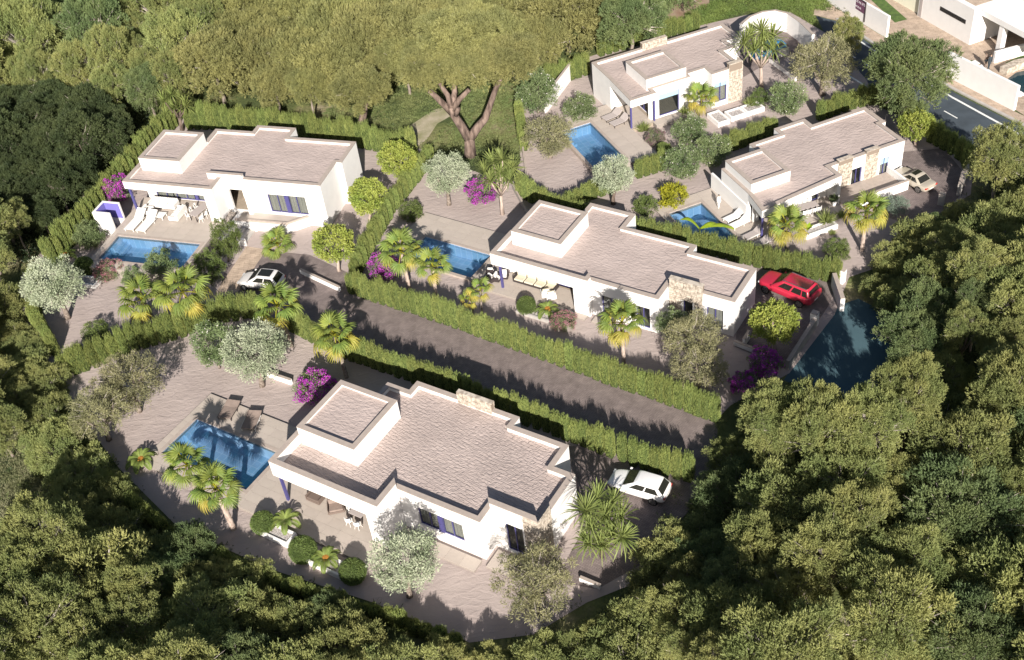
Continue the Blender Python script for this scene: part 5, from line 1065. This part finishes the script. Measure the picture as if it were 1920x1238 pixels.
CLEAR = [[(-60,830),(60,820),(125,850),(120,940),(60,1060),(-60,1100)], [(1510,1110),(1600,1100),(1640,1180),(1610,1260),(1500,1260)], [(-60,-60),(120,-60),(75,45),(-60,60)], [(90,110),(150,110),(150,160),(90,160)]]
def ok_circle(px, py, rp):
    return not any(inpoly(px+rp*math.cos(a*.785), py+rp*math.sin(a*.785)*.85, KEEP) for a in range(8)) and not inpoly(px, py, KEEP)
def forest(label, group, poly, H, Rm, dist, cms, zf=.62, n=1500, name='pine_tree', zs=1.15, shadow=True, small=(1, .75, .55)):
    xs = [G(*p, H*zf) for p in poly]; x0, x1 = min(p.x for p in xs), max(p.x for p in xs); y0, y1 = min(p.y for p in xs), max(p.y for p in xs); k = 0
    for _ in range(n):
        x, y = random.uniform(x0, x1), random.uniform(y0, y1); sc = random.choice((.75, .88, 1, 1, 1.12, 1.28)); px, py = project((x, y, H*zf))
        if not inpoly(px, py, poly) or any(inpoly(px, py, c) for c in CLEAR) or not (-75 < px < 1995 and -75 < py < 1310): continue
        for q in small:
            r = Rm*sc*q; h = H*(.6+.4*sc)*(.45+.55*q)*random.uniform(.85, 1.15); p = G(px, py, h*zf)
            if not ok_circle(px, py, r*pxm(p)*.92): continue
            for _i in range(6):
                if not shadow or not any(inpoly(*project((p.x+dx, p.y+h*1.6+r*.4, 0)), KEEP) for dx in (-1.5, 0, 1.5)): break
                h = max(r*.95, h*.72); p = G(px, py, h*zf)
            if inpoly(*project((p.x, p.y, 0)), ESTATE): continue
            if any(math.hypot(p.x-a, p.y-b) < dist*(r+c)/2 for a, b, c in TREES): continue
            cm_ = random.choice(cms); wd = ('large ' if r > Rm*1.05 else 'small ' if r < Rm*.8 else 'middle sized ')+('blue green ' if cm_ is PV[3] else '')
            px, py = project((p.x, p.y, h*.7)); wh = ('at the left' if px < 480 else 'left of centre' if px < 960 else 'right of centre' if px < 1440 else 'at the right')+', '+('upper part' if py < 310 else 'above middle' if py < 620 else 'below middle' if py < 930 else 'lowest part')
            if r < 1.7: continue
            TREES.append((p.x, p.y, r)); root = pine((wd+label+', '+wh).replace('left of centre', 'centre left').replace('right of centre', 'centre right').replace('middle sized blue green', 'blue green'), group, p.x, p.y, h, r, cm_, name, zs); k += 1; break
    return k
random.seed(21)
S1 = [('tall roadside pine right of the rear villa scrub', 1706, 150, 78, 9.5, PV[3]), ]
def solo(label, px, py, rpx, H, cm, zc=None, zs=1.6):
    p = G(px, py, zc or H*.75); r = rpx/pxm(p); TREES.append((p.x, p.y, r)); pine(label, None, p.x, p.y, H, r, cm, zs=zs)
solo('tall bushy pine standing between road and right villa', 1705, 130, 78, 8.5, PV[3], zs=1.25); solo('rounded pine at the right picture edge beside the curving hedge', 1878, 290, 62, 7.5, PV[0], zs=1.2); solo('broad bright green pine behind the rear villa left of red soil', 1183, 22, 66, 8, PV[3], zs=1.3)
solo('low bright pine between rear drive and street', 1590, 60, 30, 4, PV[0])
for l_, x_, y_, r_, h_ in (('tall pine below the shaded blue road, nearest its left corner', 1448, 800, 64, 8), ('tall pine below the shaded blue road, second from its left corner', 1535, 822, 72, 9), ('tall pine below the shaded blue road, third from its left corner', 1628, 815, 66, 9.5), ('tall pine below the shaded blue road, at its right end', 1705, 762, 62, 10)): solo(l_, x_, y_, r_, h_, PV[int(x_) % 3])
kk = 0
BR = [(980,1330),(980,1120),(1180,1000),(1300,850),(1330,760),(1480,700),(1650,740),(1660,700),(1740,700),(2010,735),(2010,1330)]
kk += forest('pine in the wood beside the front villa', 'pines of the wood at the lower right', BR, 8, 3.3, 1.12, PV, zs=1.3)
kk += forest('pine right of the blue road', 'pines of the slope right of the blue road', [(1600,400),(1700,380),(1850,300),(2010,280),(2010,735),(1740,700),(1640,720),(1640,560),(1590,500)], 7.5, 3.1, 1.15, PV, zs=1.3)
kk += forest('pine below the front terrace', 'pines along the bottom edge', [(-60,1040),(60,930),(130,860),(235,900),(480,1050),(760,1150),(880,1200),(980,1200),(980,1330),(-60,1330)], 7, 3.0, 1.12, PV, zs=1.3)
kk += forest('pine left of the garden hedge', 'pines left of the left hedge', [(-60,440),(60,420),(60,520),(60,620),(125,705),(165,800),(150,850),(100,860),(-60,800)], 7.5, 2.8, 1.15, PV[:3]+[PV[4]])
kk += forest('evergreen coloured dark for shade in the hollow', 'evergreens in the shaded hollow', [(-60,205),(120,190),(230,225),(270,250),(190,350),(100,430),(-60,440)], 5, 2.6, 1.05, SHADE_CR, name='evergreen_tree', zs=1.2)
kk += forest('tall pine behind the left villa', 'tall pines of the upper left wood', [(-60,50),(60,70),(130,-40),(400,-60),(400,60),(350,190),(250,230),(160,170),(130,180),(-60,200)], 8, 3.6, 1.3, PV, zs=1.7, zf=.55)
kk += forest('umbrella pine behind the villas', 'umbrella pines behind the villas', [(370,-80),(1130,-80),(1105,100),(960,125),(860,150),(720,170),(640,215),(450,200),(350,180)], 7.5, 4.4, 1.2, UV, zf=.6, zs=1.5)
kk += forest('pine behind the rear villa', 'pines at the top edge', [(1100,-60),(1260,-60),(1235,5),(1110,5)], 7, 3.2, .9, [PV[3], PV[0]], zs=1.6)
print('pines', kk, 'hedge plants', HCOUNT)
# two big forked trunks of umbrella pines
def bigtrunk(label, base, limbs, r0, extra=None, cr=None):
    B = G(*base); root = empty('umbrella_pine', B, 0, label, 'pine tree'); mb = MB()
    for path, rad in limbs: mb.tube([GV(x, y, B.y+dy)-B if (x, y) != base else Vector((0, 0, -.1)) for x, y, dy in [(p+(0,))[:3] for p in path]], rad, 10)
    mb.build('trunk', BARKL2, root, smooth=True)
    for (x, y, dy, rr) in cr: 
        o = link('crown', random.choice(UV), root, GV(x, y, B.y+dy)-B, random.uniform(0, 6)); o.scale = (rr, rr, rr)
BARKL2 = mat('pine_trunk_bark', (.26, .19, .155), .95, col2=(.08, .055, .045), vscale=1.1, bump=1, bscale=5, bdist=.08, stretch=(2.5, 2.5, .6), detail=6)
bigtrunk('big umbrella pine with thick V shaped trunk behind the dragon tree', (882,292), [([(882,292),(881,275),(880,258)], [.66,.56,.52]), ([(880,262),(866,238),(850,214,-.3),(846,200,-.5)], [.5,.44,.4,.38]), ([(848,212,-.3),(828,192,-.6),(805,170,-.8)], [.36,.3,.22]), ([(847,204,-.5),(840,180,-.2),(824,156,.3)], [.32,.26,.2]),
   ([(848,202,-.5),(852,175,.3),(852,145,.8)], [.36,.28,.2]), ([(849,205,-.5),(862,186,-.7),(880,168,-.9)], [.34,.26,.2]), ([(880,262),(895,240),(910,222,.2),(918,200,.4),(930,165,.6),(944,138,.8)], [.48,.42,.36,.3,.25,.18]), ([(854,215,-.5),(860,203,-.8)], [.3,.22])], .9, cr=[(795,118,0,2.6),(868,104,1,3.0),(952,96,1,3.0),(850,60,3,4.0)])
bigtrunk('umbrella pine with leaning dark trunk behind the left villa', (668,264), [([(668,264),(676,240),(682,212),(684,195),(678,178)], [.5,.42,.36,.32,.2]), ([(683,205),(690,190),(694,180)], [.28,.2,.12])], .5, cr=[(672,155,0,3.0)])

# --- undergrowth and grass (uncountable)
def scatter(name, N, poly, excl, size, per, L, W, m, h=.5):
    xs = [G(*p) for p in poly]; P = []
    bx = (min(p.x for p in xs), max(p.x for p in xs), min(p.y for p in xs), max(p.y for p in xs))
    while len(P) < N:
        x, y = random.uniform(bx[0], bx[1]), random.uniform(bx[2], bx[3]); px, py = project((x, y, 0))
        if inpoly(px, py, poly) and not any(inpoly(px, py, e) for e in excl): P.append((x, y, 0))
    P = np.array(P); s = RNG.uniform(size[0], size[1], N); idx = np.repeat(np.arange(N), per); D = rdir(len(idx), .5); D[:, 2] = np.abs(D[:, 2])
    Q = P[idx]+D*(s[idx]*RNG.uniform(.3, 1, len(idx)))[:, None]*np.array([1, 1, h*1.6]); LD = norm(D+RNG.normal(size=D.shape)*.5)
    V, F = leaves(Q, LD, L*RNG.uniform(.7, 1.3, len(Q)), W); return tag(link(name, npmesh(name, V, F, [m])), kind='stuff')
ROADS = [[(1520,20),(1570,20),(1640,60),(1990,230),(1990,345),(1800,275),(1690,225),(1580,160),(1545,90)], [(1540,570),(1620,545),(1775,640),(1750,770),(1600,800),(1470,712)], [(1600,-30),(1990,-30),(1990,250),(1650,65)], [(1235,-20),(1335,-10),(1335,50),(1240,66)], [(740,268),(770,230),(862,190),(862,222),(800,262),(780,284)]]
UNDER = leafm('undergrowth_leaves', (.12, .145, .05), (.055, .08, .03), 0, .15, vs=.25); MEAD = leafm('meadow_grass', (.23, .25, .10), (.15, .20, .07), 0, .2, vs=.3)
ESTX = [(x, y) for x, y in ESTATE]
scatter('undergrowth', 3400, [(-60,-60),(1990,-60),(1990,1330),(-60,1330)], [ESTX]+ROADS, (.25, .95), 34, .20, .07, UNDER)
scatter('meadow_grass', 2600, [(560,260),(640,180),(780,130),(1010,110),(985,220),(975,300),(880,315),(790,275)], ROADS, (.12, .5), 26, .2, .035, MEAD, .35)
scatter('dry_meadow', 1500, [(-60,830),(60,800),(140,835),(160,900),(90,990),(-60,1040)], [], (.12, .45), 26, .18, .035, leafm('dry_grass', (.30, .29, .17), (.18, .19, .09), 0, .2, vs=.4), .35)
scatter('rear_meadow', 2200, [(1230,70),(1300,20),(1420,-30),(1560,-20),(1550,60),(1480,20),(1400,22),(1290,55)], ROADS[:1], (.12, .5), 26, .2, .045, leafm('bright_grass', (.20, .26, .07), (.13, .19, .05), 0, .2, vs=.4), .35)

scatter('hollow_shade_scrub', 350, [(-60,180),(100,170),(200,215),(280,235),(190,350),(120,420),(60,500),(-60,520)], [ESTX], (.6, 2.6), 190, .24, .08, leafm('hollow_shade_leaves', (.035, .05, .02), (.02, .035, .015), 0, .1, vs=.25), .5)  # scrub added to darken the hollow; near-black leaf colour stands in for shade
